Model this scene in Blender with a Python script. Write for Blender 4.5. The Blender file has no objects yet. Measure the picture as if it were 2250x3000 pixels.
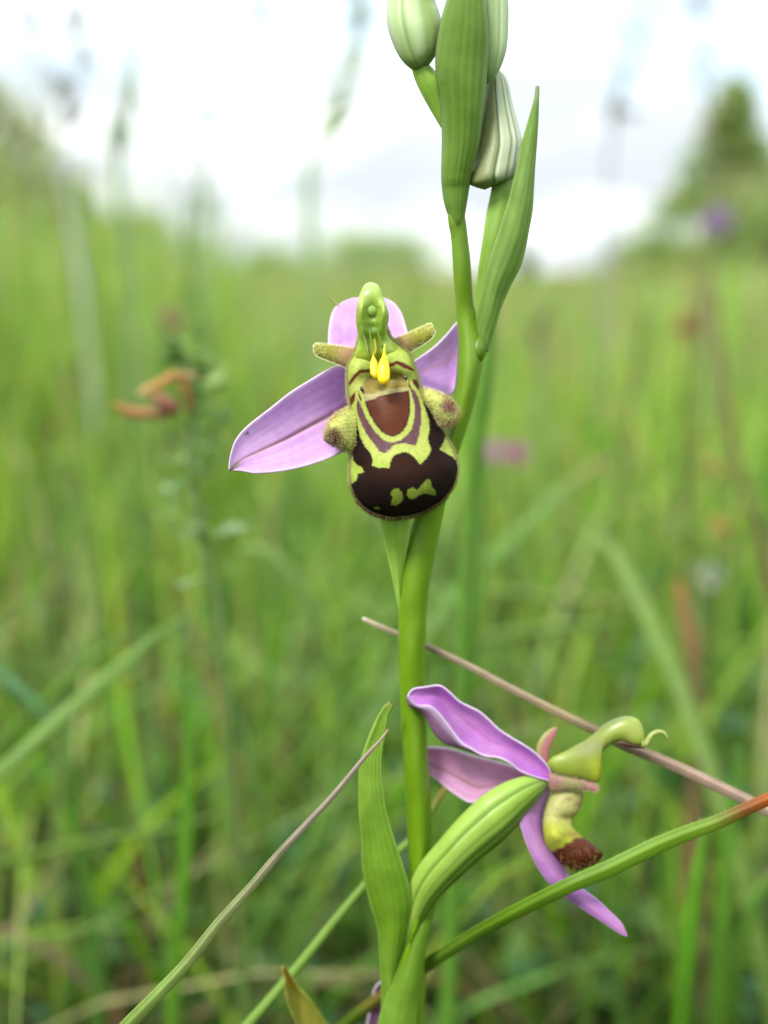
import bpy, math, random
import numpy as np
from mathutils import Vector, Matrix

SC = bpy.context.scene
COL = SC.collection
RNG = np.random.default_rng(7)
random.seed(7)

# ------------------------------------------------------------------ camera
CAM_H, PITCH = 0.24, 12.3
F_PX = 1500 / math.tan(math.radians(25.0))          # photo pixels (2250 x 3000)
cam_d = bpy.data.cameras.new('camera')
cam_d.sensor_fit = 'VERTICAL'
cam_d.sensor_height = 6.17
cam_d.sensor_width = 4.63
cam_d.lens = 3.085 / math.tan(math.radians(25.0))
cam_d.clip_start = 0.005
cam_d.clip_end = 2000
cam_d.dof.use_dof = True
cam_d.dof.focus_distance = 0.0990
cam_d.dof.aperture_fstop = cam_d.lens / 3.4
cam_d.dof.aperture_blades = 7
cam = bpy.data.objects.new('camera', cam_d)
cam.location = (0, 0, CAM_H)
cam.rotation_euler = (math.radians(90 - PITCH), 0, 0)
COL.objects.link(cam)
SC.camera = cam

# ------------------------------------------------------------------ world, sun, exposure
SUN_EL, SUN_ROT = 52, 215
w = bpy.data.worlds.new('World'); SC.world = w; w.use_nodes = True
nt = w.node_tree; nt.nodes.clear()
def N(t, typ, **kw):
    n = t.nodes.new(typ)
    for k, v in kw.items(): setattr(n, k, v)
    return n
out = N(nt, 'ShaderNodeOutputWorld'); bg = N(nt, 'ShaderNodeBackground')
sky = N(nt, 'ShaderNodeTexSky', sky_type='NISHITA', sun_disc=False)
sky.sun_elevation = math.radians(SUN_EL); sky.sun_rotation = math.radians(SUN_ROT)
tc = N(nt, 'ShaderNodeTexCoord'); mp = N(nt, 'ShaderNodeMapping')
mp.inputs['Scale'].default_value = (1, 1, 2.6); mp.inputs['Location'].default_value = (0.4, 0.1, 0.35)
no = N(nt, 'ShaderNodeTexNoise'); no.inputs['Scale'].default_value = 3.1; no.inputs['Detail'].default_value = 6; no.inputs['Roughness'].default_value = 0.55
no2 = N(nt, 'ShaderNodeTexNoise'); no2.inputs['Scale'].default_value = 8.0; no2.inputs['Detail'].default_value = 5
cr = N(nt, 'ShaderNodeValToRGB')                    # how much cloud covers the blue
cr.color_ramp.elements[0].position = 0.40; cr.color_ramp.elements[0].color = (0.62,)*3 + (1,)
cr.color_ramp.elements[1].position = 0.50; cr.color_ramp.elements[1].color = (1, 1, 1, 1)
cr2 = N(nt, 'ShaderNodeValToRGB')                   # cloud brightness, grey bases to white tops
cr2.color_ramp.elements[0].position = 0.45; cr2.color_ramp.elements[0].color = (2.65, 2.88, 3.02, 1)
cr2.color_ramp.elements[1].position = 0.76; cr2.color_ramp.elements[1].color = (7.2, 7.3, 7.3, 1)
mx = N(nt, 'ShaderNodeMix', data_type='RGBA')
L = nt.links.new
L(tc.outputs['Generated'], mp.inputs['Vector']); L(mp.outputs['Vector'], no.inputs['Vector']); L(mp.outputs['Vector'], no2.inputs['Vector'])
L(no.outputs['Fac'], cr.inputs['Fac']); L(no2.outputs['Fac'], cr2.inputs['Fac'])
sx = N(nt, 'ShaderNodeSeparateXYZ'); ov = N(nt, 'ShaderNodeMath', operation='MULTIPLY_ADD', use_clamp=False)   # overcast sky: zenith brighter than horizon
mz = N(nt, 'ShaderNodeMath', operation='MAXIMUM'); mz.inputs[1].default_value = 0.0
L(tc.outputs['Generated'], sx.inputs[0]); L(sx.outputs['Z'], mz.inputs[0]); L(mz.outputs[0], ov.inputs[0]); ov.inputs[1].default_value = 1.35; ov.inputs[2].default_value = 0.80
vs = N(nt, 'ShaderNodeVectorMath', operation='SCALE'); L(cr2.outputs['Color'], vs.inputs[0]); L(ov.outputs[0], vs.inputs['Scale'])
L(cr.outputs['Color'], mx.inputs['Factor']); L(sky.outputs['Color'], mx.inputs['A']); L(vs.outputs['Vector'], mx.inputs['B'])
L(mx.outputs['Result'], bg.inputs['Color']); bg.inputs['Strength'].default_value = 0.10
L(bg.outputs['Background'], out.inputs['Surface'])

sd = bpy.data.lights.new('sun', 'SUN'); sd.energy = 1.5; sd.angle = math.radians(14); sd.color = (1, 0.96, 0.9)
so = bpy.data.objects.new('sun', sd); COL.objects.link(so)
e_, r_ = math.radians(SUN_EL), math.radians(SUN_ROT)
sdir = Vector((math.sin(r_) * math.cos(e_), math.cos(r_) * math.cos(e_), math.sin(e_)))
so.rotation_euler = sdir.to_track_quat('Z', 'Y').to_euler(); so.location = (0, 0, 5)

SC.view_settings.view_transform = 'Standard'; SC.view_settings.look = 'None'
SC.view_settings.gamma = 1; SC.view_settings.use_curve_mapping = False
SC.view_settings.exposure = 1.85
SC.render.engine = 'CYCLES'
SC.cycles.use_denoising = True
SC.cycles.max_bounces = 8; SC.cycles.diffuse_bounces = 5; SC.cycles.transmission_bounces = 6; SC.cycles.glossy_bounces = 3
SC.cycles.caustics_reflective = False; SC.cycles.caustics_refractive = False

# ------------------------------------------------------------------ helpers
_p = math.radians(PITCH)
AX = np.array([1.0, 0, 0]); AY = np.array([0, math.sin(_p), math.cos(_p)]); AZ = np.array([0, math.cos(_p), -math.sin(_p)])
C0 = np.array([0, 0, CAM_H])
def W(px, py, d):
    """A point seen at photo pixel (px, py) and d metres deep, in world space (surveying the plant)."""
    px = np.asarray(px, float); py = np.asarray(py, float); d = np.asarray(d, float)
    x = (px - 1125) / F_PX * d; y = (1500 - py) / F_PX * d
    return C0 + x[..., None] * AX + y[..., None] * AY + d[..., None] * AZ
def PX(p):
    q = np.asarray(p, float) - C0; d = q @ AZ
    return 1125 + (q @ AX) / d * F_PX, 1500 - (q @ AY) / d * F_PX, d
def lin(c):
    c = np.asarray(c, float) / 255.0
    return np.where(c <= 0.04045, c / 12.92, ((c + 0.055) / 1.055) ** 2.4)
def alb(c, k=0.80):
    return lin(c) * k * 0.50
def tr(ox, oy, s, flat):
    a = np.array(flat, float).reshape(-1, 2)
    return np.stack([ox + a[:, 0] / s, oy + a[:, 1] / s], 1)
def Z1(*f): return tr(640, 780, 2.212, f)
def R1(*f): return tr(1050, 0, 2.765, f)
def R2(*f): return tr(1150, 450, 3.16, f)
def R3(*f): return tr(1150, 1950, 1.508, f)
def RB(*f): return tr(950, 2000, 2.212, f)
def FP(*f): return tr(0, 0, 1, f)
def FU(*f): return tr(0, 0, 0.73733, f)
def smooth(pts, n):
    """Catmull-Rom through pts at n even index steps."""
    p = np.asarray(pts, float)
    if p.ndim == 1: p = p[:, None]
    m = len(p); t = np.linspace(0, m - 1, n); i = np.minimum(t.astype(int), m - 2); f = (t - i)[:, None]
    g = lambda j: p[np.clip(j, 0, m - 1)]
    a, b, c, d = g(i - 1), g(i), g(i + 1), g(i + 2)
    return 0.5 * ((2 * b) + (-a + c) * f + (2 * a - 5 * b + 4 * c - d) * f ** 2 + (-a + 3 * b - 3 * c + d) * f ** 3)
def arc(pts, n):
    p = smooth(pts, max(200, n * 4)); s = np.r_[0, np.cumsum(np.linalg.norm(np.diff(p, axis=0), axis=1))]
    t = np.linspace(0, s[-1], n)
    return np.stack([np.interp(t, s, p[:, k]) for k in range(p.shape[1])], 1)
def rails(Lp, Rp, n):
    if len(Lp) == len(Rp): return smooth(Lp, n), smooth(Rp, n)
    return arc(Lp, n), arc(Rp, n)
def vals(v, n):
    v = np.atleast_1d(np.asarray(v, float))
    return np.full(n, v[0]) if len(v) == 1 else np.interp(np.linspace(0, 1, n), np.linspace(0, 1, len(v)), v)
def inside(poly, x, y):
    r = np.zeros(x.shape, bool); n = len(poly)
    for i in range(n):
        x1, y1 = poly[i]; x2, y2 = poly[(i + 1) % n]
        if y1 == y2: continue
        r ^= ((y1 > y) != (y2 > y)) & (x < (x2 - x1) * (y - y1) / (y2 - y1) + x1)
    return r
def wob(x, y, seed=0, sc=1.0):
    """smooth pseudo-noise in -1..1"""
    s = 0
    for k in range(4):
        a = seed * 1.7 + k * 2.1; f = sc * (1.0 + 0.83 * k)
        s = s + np.sin(x * f * math.cos(a) + y * f * math.sin(a) + a * 5.1) / (1 + 0.4 * k)
    return s / 2.6

# ------------------------------------------------------------------ materials
def plant_mat(name, transl=0.0, sss=0.0, spec=0.35, grain=0.10, gscale=900, bump=0.00004, sheen=0.0, bscale=2500, stretch=None):
    m = bpy.data.materials.new(name); m.use_nodes = True; t = m.node_tree; t.nodes.clear()
    o = N(t, 'ShaderNodeOutputMaterial'); b = N(t, 'ShaderNodeBsdfPrincipled')
    at = N(t, 'ShaderNodeAttribute', attribute_name='Col'); tc = N(t, 'ShaderNodeTexCoord')
    n1 = N(t, 'ShaderNodeTexNoise'); n1.inputs['Scale'].default_value = gscale; n1.inputs['Detail'].default_value = 4
    n2 = N(t, 'ShaderNodeTexNoise'); n2.inputs['Scale'].default_value = bscale; n2.inputs['Detail'].default_value = 3
    mr = N(t, 'ShaderNodeMapRange'); mr.inputs['From Min'].default_value = 0.3; mr.inputs['From Max'].default_value = 0.7
    mr.inputs['To Min'].default_value = 1 - grain; mr.inputs['To Max'].default_value = 1 + grain
    mu = N(t, 'ShaderNodeVectorMath', operation='SCALE')
    l = t.links.new
    src = tc.outputs['Object']
    if stretch:
        mpn = N(t, 'ShaderNodeMapping'); mpn.inputs['Scale'].default_value = stretch; l(src, mpn.inputs['Vector']); src = mpn.outputs['Vector']
    l(src, n1.inputs['Vector']); l(src, n2.inputs['Vector'])
    l(n1.outputs['Fac'], mr.inputs['Value']); l(at.outputs['Color'], mu.inputs[0]); l(mr.outputs['Result'], mu.inputs['Scale'])
    l(mu.outputs['Vector'], b.inputs['Base Color']); l(at.outputs['Alpha'], b.inputs['Roughness'])
    b.inputs['Specular IOR Level'].default_value = spec
    if sss: 
        b.inputs['Subsurface Weight'].default_value = sss; b.inputs['Subsurface Scale'].default_value = 0.0009
        b.inputs['Subsurface Radius'].default_value = (0.9, 1.0, 0.45)
    if sheen:
        b.inputs['Sheen Weight'].default_value = sheen; b.inputs['Sheen Roughness'].default_value = 0.5
    if bump:
        bu = N(t, 'ShaderNodeBump'); bu.inputs['Strength'].default_value = 0.6; bu.inputs['Distance'].default_value = bump
        l(n2.outputs['Fac'], bu.inputs['Height']); l(bu.outputs['Normal'], b.inputs['Normal'])
    if transl:
        tb = N(t, 'ShaderNodeBsdfTranslucent'); ms = N(t, 'ShaderNodeMixShader'); ms.inputs[0].default_value = transl
        l(mu.outputs['Vector'], tb.inputs['Color']); l(b.outputs[0], ms.inputs[1]); l(tb.outputs[0], ms.inputs[2]); l(ms.outputs[0], o.inputs[0])
    else: l(b.outputs[0], o.inputs[0])
    return m
M_STEM = plant_mat('fleshy_green_stem', sss=0.35, spec=0.35, grain=0.07, gscale=500)
M_LEAF = plant_mat('orchid_leaf', transl=0.48, spec=0.30, grain=0.08, gscale=700)
M_BUD = plant_mat('orchid_bud', sss=0.55, spec=0.35, grain=0.05, gscale=500)
M_PETAL = plant_mat('sepal_tissue', transl=0.42, spec=0.18, grain=0.06, gscale=1400, bump=0.00003, bscale=4500)
M_LIP = plant_mat('velvet_lip', sss=0.06, spec=0.16, grain=0.12, gscale=2500, bump=0.00003, bscale=6000)
M_COLUMN = plant_mat('glossy_column', sss=0.55, spec=0.5, grain=0.05, gscale=900)
M_HAIR = plant_mat('fine_hair', transl=0.5, spec=0.2, grain=0.0, bump=0)
M_GRASS = plant_mat('grass_blade', transl=0.42, spec=0.30, grain=0.10, gscale=260, bump=0)
M_DRY = plant_mat('dry_grass', transl=0.15, spec=0.25, grain=0.14, gscale=600)
M_FAR = plant_mat('tree_foliage', transl=0.5, spec=0.2, grain=0.15, gscale=2, bump=0)
M_BARK = plant_mat('bark', spec=0.1, grain=0.3, gscale=14, bump=0.01, bscale=30)

# ------------------------------------------------------------------ mesh builders
def mesh_obj(name, V, Fc, col, mat, parent=None, rough=0.55, shade=True):
    """V (n,3) world coordinates, Fc quads/tris array or list, col (n,3) or (n,4)"""
    me = bpy.data.meshes.new(name)
    V = np.asarray(V, float)
    org = np.zeros(3)
    if parent is not None:
        p = parent
        while p is not None: org += np.array(p.location); p = p.parent
    else: org = V[np.argmin(V[:, 2])].copy()
    V = V - org
    if isinstance(Fc, np.ndarray):
        k = Fc.shape[1]; me.vertices.add(len(V)); me.vertices.foreach_set('co', V.ravel().astype(np.float32))
        me.loops.add(Fc.size); me.loops.foreach_set('vertex_index', Fc.ravel().astype(np.int32))
        me.polygons.add(len(Fc)); me.polygons.foreach_set('loop_start', (np.arange(len(Fc)) * k).astype(np.int32))
    else:
        me.from_pydata(V.tolist(), [], Fc)
    me.update(calc_edges=True)
    col = np.asarray(col, float)
    if col.ndim == 1: col = np.tile(col, (len(V), 1))
    if col.shape[1] == 3: col = np.c_[col, np.full(len(V), rough)]
    ca = me.color_attributes.new('Col', 'FLOAT_COLOR', 'POINT'); ca.data.foreach_set('color', np.clip(col, 0, 1).ravel().astype(np.float32))
    if shade: me.polygons.foreach_set('use_smooth', np.ones(len(me.polygons), bool))
    me.materials.append(mat)
    o = bpy.data.objects.new(name, me); COL.objects.link(o)
    if parent is not None: o.parent = parent
    else: o.location = org
    return o
def grid_faces(n, m, wrap=False):
    i = np.arange(n - 1)[:, None]; j = np.arange(m if wrap else m - 1)[None, :]; j2 = (j + 1) % m
    a = i * m + j; b = i * m + j2; c = (i + 1) * m + j2; d = (i + 1) * m + j
    return np.stack([a, b, c, d], -1).reshape(-1, 4)
def colorize(cf, px, py, s, t, front):
    if callable(cf): return cf(px, py, s, t, front)
    return np.tile(np.asarray(cf, float), px.shape + (1,))
def sheet(name, Lp, Rp, dL, dR, col, mat, parent=None, bulge=0.0, n=60, m=17, thick=0.00014, prof=None, rough=0.5, disp=None):
    """A curved lamina between two edge curves. Depths in metres, bulge in metres towards the back (+) or viewer (-)."""
    A, B = rails(Lp, Rp, n); s = np.linspace(0, 1, m); t = np.linspace(0, 1, n)
    px = A[:, None, 0] * (1 - s) + B[:, None, 0] * s; py = A[:, None, 1] * (1 - s) + B[:, None, 1] * s
    d = vals(dL, n)[:, None] * (1 - s) + vals(dR, n)[:, None] * s
    S, T = np.meshgrid(s, t)
    pr = prof(S, T) if prof else 4 * S * (1 - S)
    d = d + vals(bulge, n)[:, None] * pr
    if disp is not None: d = d + disp(px, py, S, T)
    V = W(px, py, d).reshape(-1, 3)
    c = colorize(col, px, py, S, T, np.ones_like(px, bool)).reshape(n * m, -1)
    o = mesh_obj(name, V, grid_faces(n, m), c, mat, parent, rough)
    if thick:
        md = o.modifiers.new('thickness', 'SOLIDIFY'); md.thickness = thick; md.offset = 0
    return o
def pod(name, Lp, Rp, d, col, mat, parent=None, kf=0.9, kb=0.8, n=60, m=32, rough=0.45, disp=None, ribs=None, cap=True):
    """A closed fleshy body between two outline curves, with an elliptical section."""
    A, B = rails(Lp, Rp, n); th = np.linspace(0, 2 * np.pi, m, endpoint=False)
    c = (A + B) / 2; h = (B - A) / 2; D = vals(d, n); t = np.linspace(0, 1, n)
    cs, sn = np.cos(th), np.sin(th)
    px = c[:, None, 0] - h[:, None, 0] * cs; py = c[:, None, 1] - h[:, None, 1] * cs
    wid = np.linalg.norm(h, axis=1) / F_PX * D
    KF, KB = vals(kf, n)[:, None], vals(kb, n)[:, None]
    r = np.where(sn > 0, KF * sn, KB * sn) * wid[:, None]
    TH, T = np.meshgrid(th, t); fr = np.sin(TH) > -0.05
    if ribs is not None: r = r * (1 + ribs(TH, T))
    dd = D[:, None] - r
    if disp is not None: dd = dd + disp(px, py, TH, T) * fr
    V = W(px, py, dd).reshape(-1, 3)
    cc = colorize(col, px, py, (1 - cs)[None, :] / 2 + 0 * T, T, fr).reshape(n * m, -1)
    F = [tuple(f) for f in grid_faces(n, m, True)]
    if cap: F += [tuple(range(m - 1, -1, -1)), tuple(range((n - 1) * m, n * m))]
    return mesh_obj(name, V, F, cc, mat, parent, rough)
def tube(name, P, R, col, mat, parent=None, n=40, m=10, rough=0.5):
    """Round tube through world points P with radii R (metres)."""
    P = smooth(P, n); R = vals(R, n); T = np.gradient(P, axis=0); T /= np.linalg.norm(T, axis=1)[:, None] + 1e-12
    up = np.array([0.13, -0.98, 0.11]); U = np.cross(T, up); U /= np.linalg.norm(U, axis=1)[:, None] + 1e-9; Vv = np.cross(T, U)
    th = np.linspace(0, 2 * np.pi, m, endpoint=False)
    X = P[:, None] + R[:, None, None] * (np.cos(th)[None, :, None] * U[:, None] + np.sin(th)[None, :, None] * Vv[:, None])
    tt = np.repeat(np.linspace(0, 1, n), m)
    c = col(tt) if callable(col) else np.tile(np.asarray(col, float), (n * m, 1))
    F = [tuple(f) for f in grid_faces(n, m, True)] + [tuple(range(m)), tuple(range((n - 1) * m, n * m))]
    return mesh_obj(name, X.reshape(-1, 3), F, c, mat, parent, rough)
def ball(name, px, py, d, rx, ry, rz, col, mat, parent=None, rough=0.4, m=20, rot=0.0):
    """Ellipsoid; rx, ry in photo pixels, rz in metres."""
    u = np.linspace(0, np.pi, m); v = np.linspace(0, 2 * np.pi, m * 2, endpoint=False); U, Vv = np.meshgrid(u, v, indexing='ij')
    x = rx * np.sin(U) * np.cos(Vv); y = -ry * np.cos(U); z = -np.sin(U) * np.sin(Vv) * rz
    cr_, sr_ = math.cos(rot), math.sin(rot)
    X = W(px + x * cr_ - y * sr_, py + x * sr_ + y * cr_, d + z).reshape(-1, 3)
    return mesh_obj(name, X, grid_faces(m, m * 2, True), np.tile(np.asarray(col, float), (len(X), 1)), mat, parent, rough)
HAIR_K = 2.1
def hairs(name, P, D, ln, col, parent=None, r=0.000016, jit=0.35, mat=None, curl=0.2):
    """Tapered three-sided hairs from points P along directions D (arrays)."""
    k = len(P); D = D + RNG.normal(0, jit, D.shape); D /= np.linalg.norm(D, axis=1)[:, None]
    ln = ln * RNG.uniform(0.6, 1.2, k)
    a = np.cross(D, np.array([0.3, 0.5, 0.81])); a /= np.linalg.norm(a, axis=1)[:, None] + 1e-9; b = np.cross(D, a)
    bend = (a * RNG.normal(0, curl, (k, 1)) + b * RNG.normal(0, curl, (k, 1)))
    rows = []
    for f, rr in ((0, 1.0), (0.55, 0.75)):
        c = P + D * (ln * f)[:, None] + bend * (ln * f * f)[:, None]
        for q in range(3):
            an = q * 2 * np.pi / 3; rows.append(c + (a * math.cos(an) + b * math.sin(an)) * r * rr)
    rows.append(P + D * ln[:, None] + bend * ln[:, None])
    V = np.stack(rows, 1).reshape(-1, 3); base = np.arange(k)[:, None] * 7
    tri = []
    for q in range(3):
        q2 = (q + 1) % 3
        tri += [[q, q2, 3 + q2], [q, 3 + q2, 3 + q], [3 + q, 3 + q2, 6]]
    F = (base[:, :, None] + np.array(tri)[None]).reshape(-1, 3)
    col = np.clip(np.asarray(col, float) * HAIR_K, 0, .93); col = np.repeat(col, 7, 0) if col.ndim == 2 else np.tile(col, (k * 7, 1))
    o = mesh_obj(name, V, F, col, mat or M_HAIR, parent, 0.6); o['kind'] = 'stuff'
    return o
def empty(name, loc, parent=None):
    o = bpy.data.objects.new(name, None); COL.objects.link(o); o.empty_display_size = 0.01
    if parent is not None:
        q = np.array(loc, float); p = parent
        while p is not None: q -= np.array(p.location); p = p.parent
        o.location = q; o.parent = parent
    else: o.location = tuple(loc)
    return o
def tag(o, label=None, cat=None, group=None, kind=None):
    if label: o['label'] = label
    if cat: o['category'] = cat
    if group: o['group'] = group
    if kind: o['kind'] = kind
    return o
def side(pts, wd):
    """left/right rails from a centre line (px) and full widths (px)"""
    p = np.asarray(pts, float); g = np.gradient(p, axis=0); g /= np.linalg.norm(g, axis=1)[:, None] + 1e-9
    nrm = np.stack([g[:, 1], -g[:, 0]], 1); h = vals(wd, len(p))[:, None] / 2
    return p - nrm * h, p + nrm * h
def mixc(a, b, f):
    f = np.clip(np.asarray(f, float), 0, 1)[..., None]; return np.asarray(a) * (1 - f) + np.asarray(b) * f
def ss(x, a, b):
    t = np.clip((x - a) / (b - a), 0, 1); return t * t * (3 - 2 * t)

# ------------------------------------------------------------------ ground, meadow, far trees
gm = bpy.data.materials.new('meadow_soil'); gm.use_nodes = True; t = gm.node_tree; b = t.nodes['Principled BSDF']
n1 = N(t, 'ShaderNodeTexNoise'); n1.inputs['Scale'].default_value = 25; n1.inputs['Detail'].default_value = 8
n3 = N(t, 'ShaderNodeTexNoise'); n3.inputs['Scale'].default_value = 0.6; n3.inputs['Detail'].default_value = 8
rp = N(t, 'ShaderNodeValToRGB'); rp.color_ramp.elements[0].color = (0.035, 0.05, 0.016, 1); rp.color_ramp.elements[1].color = (0.10, 0.15, 0.04, 1)
mxx = N(t, 'ShaderNodeMix', data_type='RGBA', blend_type='MULTIPLY'); mxx.inputs['Factor'].default_value = 0.5
tcg = N(t, 'ShaderNodeTexCoord')
for q in (n1, n3): t.links.new(tcg.outputs['Object'], q.inputs['Vector'])
t.links.new(n1.outputs['Fac'], rp.inputs['Fac']); t.links.new(rp.outputs['Color'], mxx.inputs['A']); t.links.new(n3.outputs['Color'], mxx.inputs['B'])
t.links.new(mxx.outputs['Result'], b.inputs['Base Color']); b.inputs['Roughness'].default_value = 0.95
def ground_z(x, y):
    r = np.hypot(x, y)
    return 0.006 * wob(x * 9, y * 9, 3) * np.clip(r, 0, 1) + np.clip(r - 3, 0, 60) * 0.002 * wob(x * 0.15, y * 0.15, 5)
rr = np.r_[0, np.geomspace(0.05, 1500, 70)]; aa = np.linspace(0, 2 * np.pi, 72, endpoint=False)
RR, AA = np.meshgrid(rr, aa, indexing='ij'); gx, gy = RR * np.cos(AA), RR * np.sin(AA)
go = mesh_obj('ground', np.stack([gx, gy, ground_z(gx, gy) - 0.001], -1).reshape(-1, 3), grid_faces(len(rr), 72, True), np.array([.1, .1, .1]), gm)
tag(go, kind='structure')

GREENS = np.array([[118, 160, 36], [142, 180, 48], [92, 142, 40], [154, 182, 66], [116, 166, 84], [108, 160, 24], [164, 184, 66], [86, 134, 44]])
SHADEG = np.array([[62, 98, 36], [76, 110, 40], [58, 88, 44], [84, 100, 48], [60, 92, 30]])  # short low grass: the shade near the soil is put into the colour
PALEG = np.array([[150, 172, 96], [168, 184, 112], [136, 164, 92], [178, 176, 118], [176, 150, 120], [152, 180, 84], [134, 170, 70]])  # seed-head and greyish tints; haze over the farther grass put into the colour
TANS = np.array([[168, 140, 96], [150, 112, 84], [184, 160, 120], [160, 96, 78]])
def blade_cloud(x, y, h, wdt, lean, segs, dry=0.05, seed=1, pal=None, palf=1.0):
    """arrays for many grass blades: returns V, F(quads), C"""
    g = np.random.default_rng(seed); k = len(x)
    az = g.uniform(0, 2 * np.pi, k); la = g.uniform(0, 2 * np.pi, k)
    s = np.linspace(0, 1, segs + 1)
    dx, dy = np.cos(la) * lean * h, np.sin(la) * lean * h
    bx = dx[:, None] * (0.35 * s + 0.65 * s ** 2.2); by = dy[:, None] * (0.35 * s + 0.65 * s ** 2.2)
    bz = h[:, None] * (s - 0.38 * np.clip(lean, 0, 1.3)[:, None] * s ** 2.5)
    hw = wdt[:, None] / 2 * np.clip(1.02 - s ** 2.2, 0.03, 1) * (0.75 + 0.5 * np.sin(np.pi * np.clip(s, 0, .8)))
    tw = g.normal(0, 0.8, k)[:, None] * s
    cx, cy = np.cos(az[:, None] + tw) * hw, np.sin(az[:, None] + tw) * hw
    z0 = ground_z(x, y)
    X = x[:, None] + bx; Y = y[:, None] + by; Z = z0[:, None] + bz
    V = np.stack([np.stack([X - cx, Y - cy, Z], -1), np.stack([X + cx, Y + cy, Z], -1)], 2).reshape(-1, 3)
    f = grid_faces(segs + 1, 2); F = (np.arange(k)[:, None, None] * ((segs + 1) * 2) + f[None]).reshape(-1, 4)
    base = alb(GREENS[g.integers(0, len(GREENS), k)], 1.90) * g.uniform(0.75, 1.25, (k, 1)) * (1 + np.stack([.22 * wob(x * 5, y * 5, 1), .14 * wob(x * 5, y * 5, 1), .2 * wob(x * 7, y * 6, 2)], 1))
    if pal is not None:
        pk = g.random(k) < palf; base[pk] = alb(pal[g.integers(0, len(pal), pk.sum())], 1.75) * g.uniform(.8, 1.2, (pk.sum(), 1))
    dr = g.random(k) < dry; base[dr] = alb(TANS[g.integers(0, len(TANS), dr.sum())], 1.3)
    # pigment: paler sheath at the foot, some tips dried
    tipd = (g.random(k) < 0.25)[:, None] * ss(s, 0.8, 1.0)[None]
    c = base[:, None] * np.ones((1, segs + 1, 1)); c = c * (1 - tipd[..., None] * 0.7) + alb([176, 140, 84], 0.7) * tipd[..., None] * 0.7
    Cc = np.repeat(c, 2, 1).reshape(-1, 3)
    return V, F, Cc
def wedge(n, r0, r1, half, seed, power=1.0):
    g = np.random.default_rng(seed); r = (r0 ** (2 * power) + g.random(n) * (r1 ** (2 * power) - r0 ** (2 * power))) ** (0.5 / power)
    a = g.uniform(-half, half, n); return r * np.sin(a), r * np.cos(a), r, g
Vs, Fs, Cs = [], [], []; off = 0
def add_cloud(V, F, C):
    global off
    Vs.append(V); Fs.append(F + off); Cs.append(C); off += len(V)
# near ring all round the orchid: only short blades close to the lens
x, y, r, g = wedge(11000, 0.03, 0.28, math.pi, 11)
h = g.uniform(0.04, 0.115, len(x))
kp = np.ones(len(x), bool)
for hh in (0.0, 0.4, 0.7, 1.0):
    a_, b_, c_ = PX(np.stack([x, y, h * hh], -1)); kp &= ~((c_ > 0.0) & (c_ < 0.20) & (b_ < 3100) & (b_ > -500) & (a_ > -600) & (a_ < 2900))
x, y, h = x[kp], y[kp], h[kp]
add_cloud(*blade_cloud(x, y, h, g.uniform(.0015, .003, len(x)), g.uniform(.1, .9, len(x)), 5, 0.12, 12, SHADEG))
def tallness(x, y):
    az = np.degrees(np.arctan2(x, y))
    return 1 + .75 * ss(-az, 4, 15) + .12 * np.exp(-((az - 1) / 3.0) ** 2) + .16 * ss(az, 11, 17) + .08 * np.sin(az * 1.3)
x, y, r, g = wedge(9000, 0.13, 0.7, math.pi, 41)      # unseen meadow behind and beside the camera, added tall to shade the low grass
kp = np.abs(np.arctan2(x, y)) > math.radians(48); x, y, r = x[kp], y[kp], r[kp]
h = np.clip(g.normal(0.20, 0.04, len(x)), 0.05, 0.30)
add_cloud(*blade_cloud(x, y, h, g.uniform(.0018, .0042, len(x)), np.abs(g.normal(.2, .25, len(x))), 5, 0.07, 42))
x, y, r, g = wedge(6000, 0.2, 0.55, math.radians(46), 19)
h = g.uniform(0.04, 0.13, len(x)); add_cloud(*blade_cloud(x, y, h, g.uniform(.002, .004, len(x)), np.abs(g.normal(.5, .4, len(x))), 5, 0.05, 20, SHADEG))
x, y, r, g = wedge(11000, 0.22, 1.15, math.radians(46), 13, 0.75)
h = np.clip(g.normal(0.150, 0.050, len(x)), 0.04, 0.27) * np.clip(0.5 + r * 0.9, 0.5, 1.0) * (1 + (tallness(x, y) - 1) * ss(r, .4, .9))
add_cloud(*blade_cloud(x, y, h, g.uniform(.0018, .0042, len(x)), np.where(g.random(len(x)) < .22, g.uniform(.8, 1.7, len(x)), np.abs(g.normal(.28, .35, len(x)))), 6, 0.07, 14, PALEG, .25))
x, y, r, g = wedge(16000, 1.1, 5.0, math.radians(42), 15, 0.7)
h = np.clip(g.normal(0.195, 0.05, len(x)), 0.06, 0.34) * tallness(x, y)
add_cloud(*blade_cloud(x, y, h, g.uniform(.003, .007, len(x)), np.abs(g.normal(.25, .3, len(x))), 4, 0.08, 16, PALEG, .7))
x, y, r, g = wedge(26000, 4.8, 32.0, math.radians(40), 17, 0.6)
h = np.clip(g.normal(0.22, 0.06, len(x)), 0.08, 0.45) * tallness(x, y)
add_cloud(*blade_cloud(x, y, h, g.uniform(.010, .03, len(x)), np.abs(g.normal(.2, .3, len(x))), 3, 0.10, 18, PALEG, .8))
mo = mesh_obj('meadow_grass', np.concatenate(Vs), np.concatenate(Fs), np.concatenate(Cs), M_GRASS, None, 0.45)
tag(mo, 'dense green meadow grass growing all round and behind the orchid', 'grass', kind='stuff')
print('meadow verts', off)

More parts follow.
